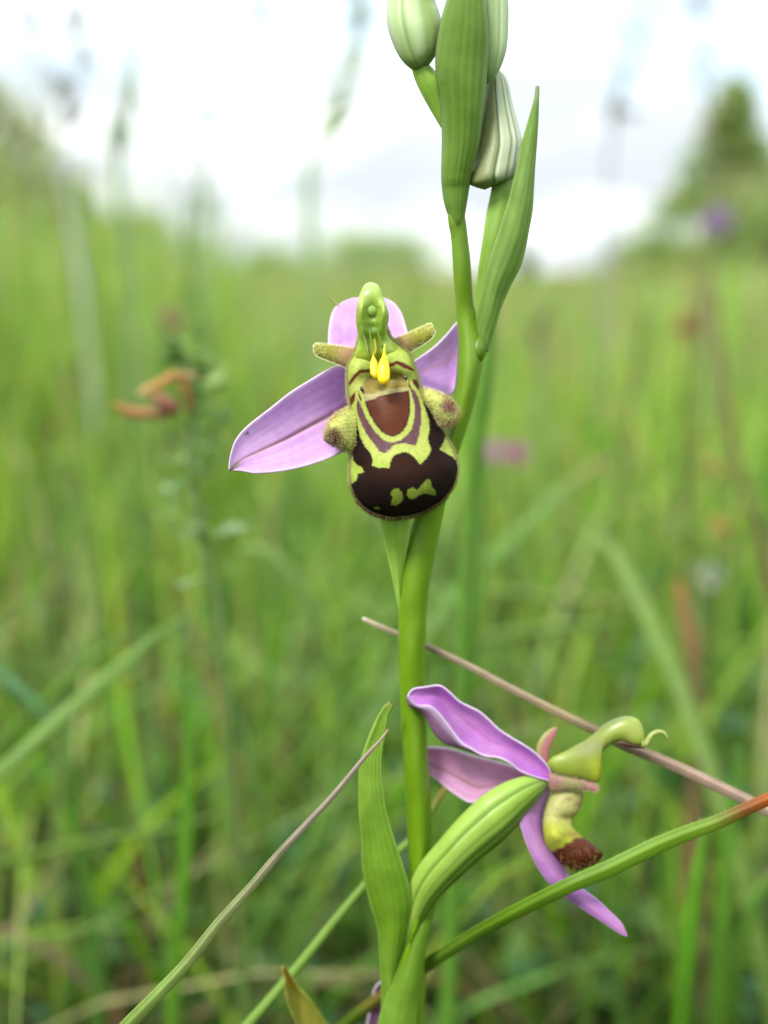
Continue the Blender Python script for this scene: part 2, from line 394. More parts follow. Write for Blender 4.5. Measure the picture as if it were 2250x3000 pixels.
# ground cover of small broad leaves between the blades
def leaf_cloud(P, D, U, ln, wd, col):
    """pointed oval leaves: base P, along D, side U"""
    k = len(P); Nn = np.cross(D, U)
    prof = [(0, 0.08, 0), (0.3, 0.85, 0.06), (0.6, 0.9, 0.08), (1.0, 0.05, 0)]
    rows = []
    for s, q, z in prof:
        c = P + D * (ln * s)[:, None] + Nn * (ln * z)[:, None]
        rows += [c - U * (wd * q / 2)[:, None], c - Nn * (wd * .12 * q)[:, None], c + U * (wd * q / 2)[:, None]]
    V = np.stack(rows, 1).reshape(-1, 3); f = grid_faces(4, 3)
    return V, (np.arange(k)[:, None, None] * 12 + f[None]).reshape(-1, 4), np.repeat(col, 12, 0)
def rand_frames(k, g, upbias=0.3):
    D = g.normal(0, 1, (k, 3)); D[:, 2] = D[:, 2] * 0.5 + upbias; D /= np.linalg.norm(D, axis=1)[:, None]
    U = np.cross(D, g.normal(0, 0.4, (k, 3)) + np.array([0, 0, 1])); U /= np.linalg.norm(U, axis=1)[:, None]
    return D, U
x, y, r, g = wedge(9000, 0.2, 1.0, math.radians(44), 21, 0.7)
P = np.stack([x, y, ground_z(x, y) + g.uniform(0.01, 0.115, len(x)) * np.clip(.5 + r, .5, 1)], -1); D, U = rand_frames(len(x), g)
ln = g.uniform(.006, .018, len(x))
V, F, C = leaf_cloud(P, D, U, ln, ln * 0.55, alb(np.array([[84, 132, 80], [72, 118, 64], [112, 152, 96], [98, 142, 56]])[g.integers(0, 4, len(x))], 1.2))
tag(mesh_obj('ground_cover', V, F, C, M_GRASS, None, 0.5), 'low broad-leaved herbs filling the gaps between grass blades', 'herbs', kind='stuff')

def bush(name, loc, rx, ry, h, trunk_h, cols, label, cat, seed, leaf=0.09, k=5200, cone=0.0, group=None):
    g = np.random.default_rng(seed); x0, y0 = loc; z0 = float(ground_z(np.array(x0), np.array(y0)))
    root = empty(name, (x0, y0, z0)); tag(root, label, cat, group)
    limbs = [(np.array([0, 0, 0.]), np.array([g.normal(0, .05) * h, g.normal(0, .05) * h, h * .86]), 0.035 * h)]
    for i in range(9):
        f = g.uniform(.15, .7); a = i * 2.4 + g.uniform(-.4, .4); base = limbs[0][1] * f
        rad = (1 - cone * f) * g.uniform(.5, .85)
        limbs.append((base, np.array([math.cos(a) * rx * rad, math.sin(a) * ry * rad, h * min(.95, f + g.uniform(.15, .35) * (1 - cone * .6))]), 0.014 * h))
    Vt, Ft, o2 = [], [], 0
    for a, b_, r0 in limbs:
        Pp = smooth(np.array([a, (a + b_) / 2 + g.normal(0, .02 * h, 3), b_]), 7)
        for i, q in enumerate(Pp):
            rad = r0 * (1 - i / 7.2)
            for j in range(6): Vt.append(q + np.array([math.cos(j * math.pi / 3) * rad, math.sin(j * math.pi / 3) * rad, 0]))
        Ft.append(grid_faces(7, 6, True) + o2); o2 += 42
    org = np.array([x0, y0, z0])
    mesh_obj('trunk', np.array(Vt) + org, np.concatenate(Ft), alb([110, 96, 76], .8), M_BARK, root, 0.9)
    # leaf clumps gathered round the limb ends and along them
    nc = 90; zf = g.uniform(0.0, 1.0, nc); ang = g.uniform(0, 2 * np.pi, nc)
    env = (1 - zf) ** 1.15 * cone + (1 - cone) * np.sqrt(np.clip(1 - (np.clip(zf - .25, 0, 1) / .75) ** 2, 0, 1)); rr_ = env * np.sqrt(g.random(nc)) * .95
    cen = np.stack([np.cos(ang) * rr_ * rx, np.sin(ang) * rr_ * ry, (zf * .86 + .06) * h], 1)
    rad = g.uniform(.10, .20, nc) * (rx + h * .4) * (.45 + .55 * env)
    ci = g.integers(0, nc, k); q = g.normal(0, 1, (k, 3)); q /= np.linalg.norm(q, axis=1)[:, None]; q *= (g.random((k, 1)) ** .4)
    P = cen[ci] + q * rad[ci][:, None]; P[:, 2] = np.maximum(P[:, 2], 0.03 * h); D, U = rand_frames(k, g, .1)
    cl = alb(np.array(cols)[g.integers(0, len(cols), nc)], 2.35)[ci] * g.uniform(.8, 1.2, (k, 1))
    l_ = g.uniform(.7, 1.3, k) * leaf
    V, F, C = leaf_cloud(P + org, D, U, l_, l_ * .6, cl)
    tag(mesh_obj('crown', V, F, C, M_FAR, root, 0.6), kind='stuff')
    return root
def at_px(px, dist):
    p = W(px, 800, dist); return float(p[0]), float(p[1])
GC = [[136, 156, 92], [150, 168, 100], [124, 150, 86], [164, 172, 118]]
bush('young_tree', at_px(2120, 16), 1.75, 1.5, 3.05, .4, GC, 'pointed young tree standing far beyond the meadow, tallest shape on the skyline', 'tree', 31, cone=.97, leaf=.12, k=12000)
bush('bush', at_px(1915, 15), .8, .7, .75, .2, GC, 'low rounded bush at the foot of the pointed young tree, on its open meadow side', 'bush', 32, leaf=.09, k=4200)
bush('bush', at_px(2290, 14.5), .7, .7, 1.75, .2, GC, 'bush partly cut by the picture edge beyond the pointed young tree', 'bush', 33, leaf=.09, k=3800)
bush('hedge_bush', at_px(-60, 12), 1.1, .9, 2.35, .2, [[150, 160, 92], [164, 168, 106], [132, 150, 84]], 'tall hedge bush at the meadow edge, highest of the hedge', 'bush', 34, leaf=.09, k=6000, group='hedge on the far side of the meadow')
bush('hedge_bush', at_px(165, 12.5), .95, .8, 1.35, .2, [[150, 156, 96], [140, 146, 90], [132, 150, 84]], 'hedge bush of middle height with brownish green foliage next to the tallest one', 'bush', 35, leaf=.08, k=5000, group='hedge on the far side of the meadow')
bush('hedge_bush', at_px(420, 14), .9, .8, 1.0, .2, GC, 'low hedge bush at the tapering end of the hedge', 'bush', 36, leaf=.08, k=3600, group='hedge on the far side of the meadow')
bush('distant_bush', at_px(1110, 22), 1.9, .9, .95, .2, [[160, 178, 116], [146, 168, 104]], 'small distant bush on the skyline above the hooded open flower', 'bush', 37, leaf=.11, k=3600)
bush('distant_bush', at_px(790, 26), 1.1, .9, .75, .2, [[160, 178, 116], [146, 168, 104]], 'very low distant bush barely rising over the grass', 'bush', 38, leaf=.11, k=2600)

# ------------------------------------------------------------------ THE ORCHID
GST = alb([120, 166, 0], .92); GST2 = alb([140, 180, 34], .98)
stem_base = W(1172, 3000, .112); root_pt = stem_base.copy(); root_pt[2] = 0.0; root_pt[1] += 0.006
orchid = empty('bee_orchid', root_pt)
tag(orchid, 'bee orchid with pink sepals and brown velvety lips on a thick green stem', 'orchid')
SL = [(1332,-260),(1322,0),(1316,300),(1311,608),(1322,703),(1330,830),(1338,925),(1341,1020),(1330,1150),(1300,1280),(1262,1380),(1222,1480),(1200,1560),(1180,1650),(1168,1763),(1167,1850),(1169,1966),(1173,2070),(1177,2170),(1187,2305),(1193,2441),(1196,2600),(1182,2800),(1128,3000)]
SR = [(1380,-260),(1376,0),(1370,300),(1362,590),(1368,671),(1379,766),(1386,877),(1404,958),(1397,1153),(1370,1248),(1336,1356),(1302,1492),(1280,1600),(1262,1690),(1252,1763),(1248,1850),(1245,1966),(1247,2070),(1251,2170),(1261,2305),(1265,2441),(1264,2600),(1250,2800),(1216,3000)]
SR.insert(7, (1396, 925))
SR = SR[:8] + [(1418, 1022)] + SR[9:] if len(SR) > 24 else SR
SR = SR[:24]
dS = list(np.interp([p[1] for p in SL], [-260, 0, 600, 1000, 1750, 2500, 3000], [.0945, .0965, .1005, .1038, .1062, .109, .112]))
for f in (0.25, 0.6, 1.0):
    q = stem_base * (1 - f) + root_pt * f
    for lst, sg in ((SL, -1), (SR, 1)):
        a, b_, c_ = PX(q + AX * sg * 0.0017); lst.append((a, b_))
    dS.append(PX(q)[2])
def stem_col(px, py, s, t, fr):
    st = 0.5 + 0.5 * np.sin(s * 40 + 1.5 * np.sin(t * 9)); n_ = wob(px * .02, py * .004, 2)
    c = mixc(alb([134, 170, 56], 1.1), mixc(GST, GST2, 0.25 + .2 * st * .4 + .25 * n_ + .5 * ss(np.abs(s - .5), .3, .5)), ss(py, 560, 900))
    return c
pod('stem', SL, SR, dS, stem_col, M_STEM, orchid, kf=.95, kb=.95, n=150, m=28)

GB_, GB2, GB3 = alb([140, 178, 78], .88), alb([172, 200, 120], .9), alb([112, 152, 52], .85)
def leafcol(a, b_, veins=7, dark=.45, tip=None, seed=0):
    def f(px, py, s, t, fr):
        v = np.abs(np.sin((s + .05 * wob(s * 9, t * 2, seed + 2)) * np.pi * veins + .35 * wob(t * 7, s * 3, seed))) * (.75 + .25 * wob(s * 14, t * 5, seed + 5))
        c = mixc(a, b_, .35 * (1 - v) + .8 * ss(np.abs(s - .5), .36, .5) + .25 * wob(px * .01, py * .008, seed))
        c = c * (1 - dark * .5 * ss(v, .85, 1.0))[..., None]
        c = c * 1.75
        return c if tip is None else mixc(c, tip * 1.25, ss(t, .86, 1.0))
    return f
def ridged(k, amp):
    return lambda px, py, S, T: amp * (np.abs(np.sin(S * np.pi * k)) - .5) * np.sin(np.pi * np.clip(T, 0.02, .98)) ** .3
# bract wrapping the stem top
sheet('bract', FP(1335,705, 1321,645, 1306,595, 1299,550, 1297,506, 1299,398, 1293,289, 1281,217, 1281,150, 1296,60, 1318,-15, 1345,-120, 1368,-230),
      FP(1344,705, 1355,645, 1364,592, 1371,548, 1378,506, 1400,420, 1410,340, 1419,260, 1425,181, 1427,90, 1414,-10, 1394,-120, 1372,-230),
      [.1020, .1011, .1007, .1005, .1001, .0993, .0984, .0977, .0970, .0960, .0950, .0940, .0933], [.1020, .1011, .1007, .1005, .1001, .0993, .0984, .0977, .0970, .0960, .0950, .0940, .0933], leafcol(alb([124, 164, 56], .9), alb([168, 198, 116], .9), 6, .22, seed=1), M_LEAF, orchid,
      bulge=[-.0008, -.0010, -.0012, -.0014, -.0016, -.0019, -.0020, -.0020, -.0019, -.0017, -.0012, -.0007, -.0003], n=110, m=41, thick=.0003, disp=ridged(7, .00006), prof=lambda S, T: np.sqrt(np.clip(4 * S * (1 - S), 0, 1)))
# bract on the outer side with long tip
sheet('bract', FP(1392,985, 1400,925, 1413,877, 1424,820, 1435,766, 1449,720, 1466,671, 1480,626, 1495,579, 1504,540, 1513,506, 1531,416, 1545,365, 1558,318, 1568,280, 1574,252),
      FP(1428,1032, 1437,1000, 1447,969, 1466,899, 1483,860, 1498,828, 1514,798, 1527,766, 1537,725, 1545,682, 1556,620, 1560,560, 1564,488, 1571,395, 1575,310, 1576,254),
      [.1035, .101, .0990, .0975, .097], [.1035, .102, .1002, .0985, .097], leafcol(alb([140, 178, 82], .9), alb([178, 204, 124], .9), 4, .25, alb([206, 218, 160], .9), seed=4), M_LEAF, orchid,
      bulge=[-.0004, -.0010, -.0011, -.0006, 0], n=90, m=33, thick=.0003, disp=ridged(5, .00005))
# node where flower stalk leaves the stem
ball('node', 1398, 1024, .1034, 28, 46, .00125, alb([118, 160, 16], .80), M_STEM, orchid, rot=.2)

def budcol(a, b_, ks=6, seed=0, low=None, seams=()):
    def f(px, py, s, t, fr):
        st = np.sin(s * ks * 2.6 + 2 * t * math.sin(seed) + .8 * wob(t * 4, s * 5, seed + 1))
        c = mixc(a, b_, .5 + .35 * st + .3 * wob(px * .02, py * .01, seed)) * 1.32
        if low is not None: c = mixc(c, low, ss(t, .55, 1.0))
        for q, wd, cc in seams: c = mixc(c, cc, (1 - ss(np.abs(s - q), wd * .3, wd)) * .55)
        return c
    return f
def budribs(seams, amp=.08):
    def f(TH, T):
        s = (1 - np.cos(TH)) / 2; r = 0 * s
        for q, wd, _ in seams: r = r - amp * np.exp(-((s - q) / (wd * .8)) ** 2) * (np.sin(TH) > 0)
        return r
    return f
sg1 = ((.30, .05, alb([120, 160, 70], .85)), (.72, .04, alb([132, 170, 80], .85)))
bud1 = empty('flower_bud', W(1300, 360, .1005), orchid)
pod('sepal_shell', FP(1222,-210, 1190,-190, 1160,-130, 1143,-60, 1135,0, 1132,54, 1140,98, 1158,145, 1180,181, 1205,203, 1222,208),
    FP(1224,-210, 1250,-180, 1262,-120, 1266,-60, 1275,0, 1285,29, 1294,65, 1293,108, 1285,145, 1265,181, 1240,203),
    .0985, budcol(alb([160, 192, 104], .9), alb([206, 224, 176], .92), 5, 2, alb([156, 176, 96], .88), sg1), M_BUD, bud1, kf=.95, kb=.95, n=70, m=48, ribs=budribs(sg1))
pod('ovary', FP(1203,190, 1214,230, 1234,274, 1263,326, 1294,378, 1330,440), FP(1256,186, 1278,210, 1302,240, 1318,290, 1345,350, 1362,420),
    [.0985, .0992, .1000, .1008], leafcol(alb([134, 172, 62], .95), alb([168, 196, 98], .95), 4, .4, seed=5), M_STEM, bud1, n=40, m=24, ribs=lambda TH, T: .1 * np.cos(3 * TH))
sg2 = ((.42, .05, alb([128, 164, 84], .85)), (.75, .04, alb([132, 170, 80], .85)))
bud2 = empty('flower_bud', W(1400, 300, .0975), orchid)
pod('sepal_shell', FP(1425,-200, 1400,-150, 1385,-60, 1380,0, 1380,80, 1384,150, 1396,205, 1412,235, 1424,244),
    FP(1432,-200, 1460,-150, 1480,-70, 1489,0, 1490,72, 1484,145, 1466,200, 1446,232, 1430,246),
    .0985, budcol(alb([150, 184, 100], .9), alb([196, 216, 166], .92), 4, 5, alb([150, 180, 110], .88), sg2), M_BUD, bud2, kf=.9, kb=.9, n=70, m=48, ribs=budribs(sg2))
pod('ovary', FP(1402,225, 1392,280, 1370,360, 1345,450), FP(1428,235, 1418,290, 1396,370, 1372,450), [.0985, .0995, .1005, .101], GST, M_STEM, bud2, n=24, m=16)
sg3 = ((.50, .035, alb([86, 126, 40], .8)), (.78, .04, alb([150, 182, 108], .88)), (.90, .03, alb([160, 190, 120], .88)))
bud3 = empty('flower_bud', W(1400, 960, .103), orchid)
def bud3c(px, py, s, t, fr):
    c = budcol(alb([186, 200, 158], .92), alb([218, 224, 204], .94), 6, 1, None, ())(px, py, s, t, fr)
    c = mixc(alb([146, 156, 100], 1.1), c, ss(s, .46, .52)); c = mixc(c, alb([122, 158, 66], .85), ss(t, .84, .97) * ss(s, .4, .6))  # left half darker: the bud's shaded side painted into its colour
    for q, wd, cc in sg3: c = mixc(c, cc, 1 - ss(np.abs(s - q), wd * .3, wd))
    return c
pod('sepal_shell', FP(1448,204, 1424,240, 1414,290, 1410,340, 1404,390, 1396,440, 1382,490, 1374,535, 1392,548, 1420,556),
    FP(1458,202, 1478,218, 1490,246, 1503,308, 1518,362, 1529,408, 1526,452, 1520,488, 1506,518, 1462,538),
    .1008, bud3c, M_BUD, bud3, kf=.85, kb=.9, n=70, m=56, ribs=budribs(sg3, .07))
pod('ovary', FP(1442,540, 1433,585, 1425,624, 1413,703, 1406,750, 1400,798, 1396,860, 1393,920, 1392,975), FP(1512,515, 1516,560, 1510,610, 1492,690, 1475,745, 1458,800, 1440,860, 1425,915, 1410,980),
    [.1012, .1018, .1028, .1036], leafcol(alb([128, 166, 62], .88), alb([154, 186, 92], .88), 3, .5, seed=7), M_STEM, bud3, n=50, m=28, kf=.6, ribs=lambda TH, T: .10 * np.cos(4 * TH))

# ---- open flower, facing
flo = empty('flower', W(1075, 1010, .1035), orchid)
PKA, PKB, PKW, PKG = alb([216, 162, 238], 1.68), alb([232, 194, 240], 1.68), alb([246, 230, 246], 1.6), alb([160, 156, 80], 1.2)
def sepcol(rib=.5, ribw=.035, tipgreen=0.0, seed=0, deep=PKA, pale=PKB, ribc=PKG, spot=None, ribk=.75):
    def f(px, py, s, t, fr):
        c = mixc(deep, pale, .5 + .5 * wob(px * .012, py * .02, seed) + .15 * np.sin(s * 55 + t * 4))
        for vq in (.12, .24, .36, .64, .76, .88):
            vv = rib + (vq - .5) * (.15 + .85 * np.sin(np.pi * np.clip(t, .02, .98)) ** .6) + .008 * wob(t * 9, s * 2, vq * 30)
            c = c * (1 - .09 * np.exp(-((s - vv) / .009) ** 2))[..., None]
        c = c * (1 + .06 * wob(px * .09, py * .11, seed + 7))[..., None]
        c = mixc(c, PKW, .75 * (1 - ss(np.minimum(s, 1 - s), .0, .07)) )
        c = mixc(c, PKW, .25 * (1 - ss(t, 0, .22)))
        rb = rib + .012 * np.sin(t * 11)
        c = mixc(c, ribc, ribk * (1 - ss(np.abs(s - rb), ribw * .3, ribw)))
        c = mixc(c, pale * np.array([.95, .7, .75]), .35 * (1 - ss(np.abs(s - rb), ribw, ribw * 3.2)))
        if tipgreen: c = mixc(c, alb([168, 176, 84], .9), tipgreen * (1 - ss(t, .03, .2)) * (1 - ss(np.abs(s - rb), .08, .28)))
        if spot is not None:
            r2 = np.hypot(px - spot[0], py - spot[1]); c = mixc(c, alb([130, 84, 96], .8), .8 * (1 - ss(r2, 2, 8)))
        return c
    return f
ripple = lambda a, f_, sd: (lambda px, py, S, T: a * (wob(S * 4 + T * f_, T * 6, sd) + .6 * np.sin(T * f_ * 1.7 + sd) * np.abs(S - .5)))
sheet('sepal', Z1(68,1318, 75,1240, 110,1130, 190,1035, 330,925, 470,815, 620,722, 700,675, 770,645, 850,640, 900,660),
      Z1(72,1322, 150,1327, 240,1341, 380,1332, 540,1302, 680,1258, 760,1225, 815,1195, 850,1150, 885,1080, 915,980),
      [.1000, .0998, .1003, .1010, .1020, .1030], [.1002, .1004, .1012, .1020, .1028, .1030], sepcol(.52, .042, .9, 1, spot=(723, 1269)), M_PETAL, flo,
      bulge=[0, .0006, .0016, .0020, .0015], n=90, m=49, disp=ripple(.00012, 5, 1),
      prof=lambda S, T: 4 * S * (1 - S) + .16 * np.exp(-((S - .52) / .03) ** 2))
sheet('sepal', Z1(1200,660, 1300,593, 1400,520, 1480,440, 1540,370, 1600,330, 1640,300), Z1(1200,760, 1300,795, 1400,815, 1498,838, 1560,730, 1610,560, 1642,305),
      [.1030, .1040, .1052, .1062, .1075], [.1030, .1036, .1050, .1060, .1075], sepcol(.45, .03, 0, 3, ribk=.25), M_PETAL, flo, bulge=[.0002, .0008, .0012, .0004], n=60, m=33, disp=ripple(.0001, 4, 2))
sheet('sepal', Z1(930,205, 860,212, 790,240, 740,290, 716,390, 712,470, 720,520, 800,540, 900,560), Z1(1020,205, 1080,212, 1140,240, 1185,300, 1215,390, 1228,450, 1220,500, 1160,530, 1080,560),
      [.1066, .1056, .1046, .1040, .1034], [.1066, .1056, .1046, .1040, .1034], sepcol(.5, .05, 0, 5), M_PETAL, flo, bulge=[-.0002, .0006, .0012, .0010], n=60, m=41, disp=ripple(.0001, 4, 6))
tube('tip_hook', W([965, 972, 982, 990], [875, 878, 886, 898], [.1065, .1063, .106, .1055]), [.00006, .00012, .00016, .0002], alb([196, 200, 110], .9), M_LEAF, flo, n=14, m=8)

# lip, patterned
LPL = Z1(935,380, 918,440, 900,500, 876,580, 840,650, 836,740, 842,830, 854,915, 862,1000, 862,1090, 864,1180, 853,1270, 850,1350, 862,1425, 895,1500, 945,1558, 1010,1598, 1080,1618, 1120,1624)
LPR = Z1(1072,370, 1095,420, 1118,468, 1178,518, 1236,570, 1266,650, 1292,725, 1310,810, 1345,890, 1395,960, 1440,1040, 1478,1110, 1520,1190, 1549,1280, 1542,1370, 1502,1455, 1420,1535, 1300,1600, 1160,1624)
Yg, Yy, YG = alb([190, 206, 94], 1.06), alb([204, 208, 112], 1.06), alb([178, 206, 78], 1.06)
DK, DK2 = alb([42, 14, 6], .7), alb([32, 10, 5], .7)
body = Z1(846,960,868,985,890,1010,908,1060,920,1110,948,1165,985,1210,1000,1250,996,1290,1030,1305,1110,1308,1116,1260,1140,1225,1190,1203,1235,1210,1280,1250,1308,1286,1345,1248,1372,1205,1380,1185,1362,1150,1355,1110,1368,1060,1364,1000,1346,940,1328,885,1345,872,1400,880,1440,960,1500,1060,
          1468,1110,1462,1140,1432,1185,1478,1213,1520,1238,1552,1275, 1640,1300,1640,1720,800,1720,790,1440,860,1412,893,1390,903,1345,946,1334,925,1300,898,1288,872,1255,865,1200,862,1100,846,1050)
sp1 = Z1(1125,1450,1160,1438,1188,1462,1197,1500,1182,1530,1150,1552,1118,1546,1128,1500,1116,1472)
sp2 = Z1(1225,1450,1255,1435,1290,1450,1330,1402,1350,1380,1370,1378,1378,1405,1384,1432,1410,1462,1405,1486,1370,1478,1335,1472,1300,1482,1268,1510,1235,1505,1223,1480)
sp3 = Z1(1005,1563,1025,1557,1050,1568,1040,1576,1010,1574)
spec = Z1(945,878,1000,865,1050,838,1100,828,1170,815,1236,806,1243,870,1242,950,1226,1020,1196,1072,1150,1104,1108,1102,1060,1076,1012,1022,978,960)
spin = Z1(962,882,1005,873,1055,848,1100,838,1168,826,1224,818,1230,870,1229,945,1214,1012,1186,1060,1146,1090,1110,1090,1068,1066,1024,1014,992,955)
band = Z1(903,862,893,900,903,960,925,1020,960,1090,1008,1150,1040,1196,1075,1214,1112,1192,1128,1166,1160,1152,1200,1146,1240,1155,1280,1163,1300,1100,1315,1010,1312,920,1296,850,1265,798,1244,795,1252,830,1272,900,1270,980,1255,1048,1220,1098,1180,1128,1128,1142,1072,1128,1012,1068,965,1000,932,925,915,880)
stL = Z1(842,752,880,700,918,668,985,666,990,686,930,690,896,715,866,757,845,778)
stR = Z1(1104,632,1135,620,1160,612,1210,630,1262,662,1274,684,1222,668,1160,637,1108,655)
mkR = Z1(1256,733,1284,735,1302,770,1304,805,1285,790,1262,765); mkL = Z1(888,813,882,870,862,905,848,870,862,836)
mkC = Z1(906,800,918,830,930,868,922,875,908,840); mkD = Z1(1232,725,1240,760,1250,800,1240,800,1230,760)
stig = Z1(932,762,965,722,1000,700,1050,690,1110,680,1190,690,1222,740,1228,785,1150,798,1080,800,1030,815,975,846,942,822)
def lipcol(px, py, s, t, fr):
    zx, zy = (px - 640) * 2.212, (py - 780) * 2.212
    px = px + .9 * wob(px * .35, py * .35, 8) + RNG.normal(0, .9, px.shape); py = py + .9 * wob(px * .33, py * .37, 9) + RNG.normal(0, .9, px.shape)
    c = mixc(YG, Yg, ss(zy, 560, 900)) ; c = mixc(c, Yy, .35 + .35 * wob(px * .03, py * .03, 3))
    c = mixc(c, YG, ss(zy, 1180, 1320) * .6)
    ro = np.full(px.shape, .55)
    def put(poly, a, b_=None, k=1.0, sc=.12, rg=None):
        nonlocal c
        mk = inside(poly, px, py) & fr; f = sum(inside(poly, px + ox, py + oy) * 1.0 for ox, oy in ((0, 0), (1.6, .5), (-1.6, -.5), (.5, -1.6), (-.5, 1.6))) / 5 * fr * k
        cc = a if b_ is None else mixc(a, b_, .5 + .5 * wob(px * sc, py * sc, 11))
        c = c * (1 - f[..., None]) + cc * f[..., None]
        if rg is not None: ro[mk] = rg
    put(stig, alb([156, 124, 62], .9), alb([178, 160, 84], .9), .9, .06)
    cream = fr & inside(Z1(940,822,1000,830,1080,798,1228,786,1240,812,1100,832,1000,870,945,880), px, py)
    c = np.where(cream[..., None], alb([198, 190, 128], .9), c)
    put(spec, alb([92, 36, 24], .8)); put(spin, alb([118, 56, 16], .85), alb([98, 42, 16], .85), 1, .05, .5)
    put(band, alb([128, 88, 96], .85), alb([108, 70, 78], .85), 1, .2)
    for q in (stL, stR, mkR, mkL): put(q, alb([132, 54, 34], .85), alb([112, 44, 30], .85))
    for q in (mkC, mkD): put(q, alb([110, 60, 46], .85))
    put(body, DK, DK2, 1, .05, .8)
    hue = (fr & inside(body, px, py)) * ss(zy, 1190, 1260) * (1 - ss(zy, 1340, 1450)) * np.exp(-((zx - 1180) / 220) ** 2)
    c = mixc(c, alb([72, 34, 12], .8), .6 * hue)
    for q in (sp1, sp2, sp3): put(q, alb([166, 184, 72], .9), alb([140, 168, 60], .9), 1, .08, .55)
    c = np.where(fr[..., None], c, alb([150, 160, 70], .8))
    return np.concatenate([c, ro[..., None]], -1)
def lipdisp(px, py, TH, T):
    zx, zy = (px - 640) * 2.212, (py - 780) * 2.212
    g2 = lambda cx, cy, ax, ay: np.exp(-(((zx - cx) / ax) ** 2 + ((zy - cy) / ay) ** 2))
    return .0007 * g2(1015, 640, 90, 90) + .0016 * g2(1080, 740, 150, 60) - .0003 * g2(1110, 960, 120, 120) - .0005 * g2(880, 700, 60, 90) - .0005 * g2(1240, 660, 60, 90) \
        + .0004 * g2(905, 1320, 50, 60) + .0004 * g2(1480, 1200, 50, 60) + .00003 * wob(px * .05, py * .05, 4) * (1 - g2(1110, 950, 180, 160))
lip = pod('lip', LPL, LPR, [.1010, .1012, .1014, .1014, .1013, .1015, .1020], lipcol, M_LIP, flo, kf=[.8, .8, .75, .72, .70, .72, .8], kb=.25, n=330, m=280, disp=lipdisp)
# velvet fringe along the lip edge
A, B = rails(LPL, LPR, 400); cen = (A + B) / 2
P_, D_, C_ = [], [], []
for E, q in ((A, -1), (B, 1)):
    g_ = np.gradient(E, axis=0); nr = np.stack([-g_[:, 1], g_[:, 0]], 1) * -q; nr /= np.linalg.norm(nr, axis=1)[:, None] + 1e-9
    sgn = np.sign(((E - cen) * nr).sum(1))[:, None]; nr = nr * np.where(sgn == 0, 1, sgn)
    for rep in range(9):
        k = RNG.uniform(0, 1, 400); e = E + RNG.normal(0, 1.2, E.shape); dep = .1012 + RNG.uniform(-.0006, .0006, 400)
        P_.append(W(e[:, 0], e[:, 1], dep)); D_.append(nr[:, :1] * AX - nr[:, 1:] * AY + RNG.normal(0, .2, (400, 1)) * AZ)
        zy = (E[:, 1] - 780) * 2.212; low = ss(zy, 1360, 1480)[:, None]
        C_.append(alb([206, 204, 140], .9) * (1 - low) + (alb([120, 96, 60], .8) if rep % 3 else alb([180, 160, 100], .8)) * low)
tag(hairs('fringe_hair', np.concatenate(P_), np.concatenate(D_), .00030, np.concatenate(C_), flo, r=.000014, jit=.45), kind='stuff')
rb_ = np.stack([np.linspace(1120, 1170, 900), np.linspace(1500, 1513, 900)], 1)
# longer hairs along the lower rim
e = arc(np.concatenate([Z1(900,1510, 960,1570, 1040,1612, 1150,1628, 1290,1603, 1400,1550, 1480,1480)]), 1400)
g_ = np.gradient(e, axis=0); nr = np.stack([-g_[:, 1], g_[:, 0]], 1); nr /= np.linalg.norm(nr, axis=1)[:, None]; nr *= np.sign(nr[:, 1:]) + (nr[:, 1:] == 0)
hairs('fringe_hair', W(e[:, 0], e[:, 1], .1014 + RNG.uniform(-.0012, .0002, 1400)), nr[:, :1] * AX - nr[:, 1:] * AY - .3 * AZ, .00045, np.where(RNG.random((1400, 1)) < .5, alb([150, 140, 84], .85), alb([70, 44, 26], .8)), flo, r=.000014, jit=.4)

# side lobes of the lip
def hairy_lobe(Lp, Rp, d, tipxy, col, parent, name='side_lobe', ax=None, dark=None, ln=.00055, k=2600, kf=.9, tipr=(14, 42)):
    def cf(px, py, s, t, fr):
        r2 = np.hypot(px - tipxy[0], py - tipxy[1]); c = mixc(col, alb([150, 170, 70], .9), .4 + .4 * wob(px * .05, py * .05, 2))
        if dark is None: return c
        c = mixc(c, dark * 1.5, .8 * ss(np.abs(s - .42), .2, .5) * ss(t, .2, .6))
        return mixc(dark, c, ss(r2 + 5 * wob(px * .2, py * .2, 3), tipr[0], tipr[1]))
    o = pod(name, Lp, Rp, d, cf, M_LIP, parent, kf=kf, kb=.8, n=50, m=36)
    me = o.data; n_ = len(me.vertices); co = np.empty(n_ * 3); me.vertices.foreach_get('co', co); co = co.reshape(-1, 3)
    no_ = np.empty(n_ * 3, np.float32); me.vertex_normals.foreach_get('vector', no_) ; no_ = no_.reshape(-1, 3).astype(float)
    ctr = co.mean(0); 
    if ((co - ctr) * no_).sum() < 0: no_ = -no_
    cl = np.empty(n_ * 4, np.float32); me.color_attributes['Col'].data.foreach_get('color', cl); cl = cl.reshape(-1, 4)[:, :3]
    org = np.zeros(3); p = parent
    while p is not None: org += np.array(p.location); p = p.parent
    print('LOBE', name, np.abs(no_).mean(), ((co - ctr) * no_).sum())
    idx = RNG.integers(36 * 2, n_, k)
    hc = cl[idx] * .45 + np.where(RNG.random((k, 1)) < .85, alb([244, 232, 190], 1.25), alb([150, 84, 60], .8)) * .5
    hairs('lobe_hair', co[idx] + org + RNG.normal(0, .00004, (k, 3)), no_[idx], ln, hc, parent, r=.000013, jit=.3)
    return o
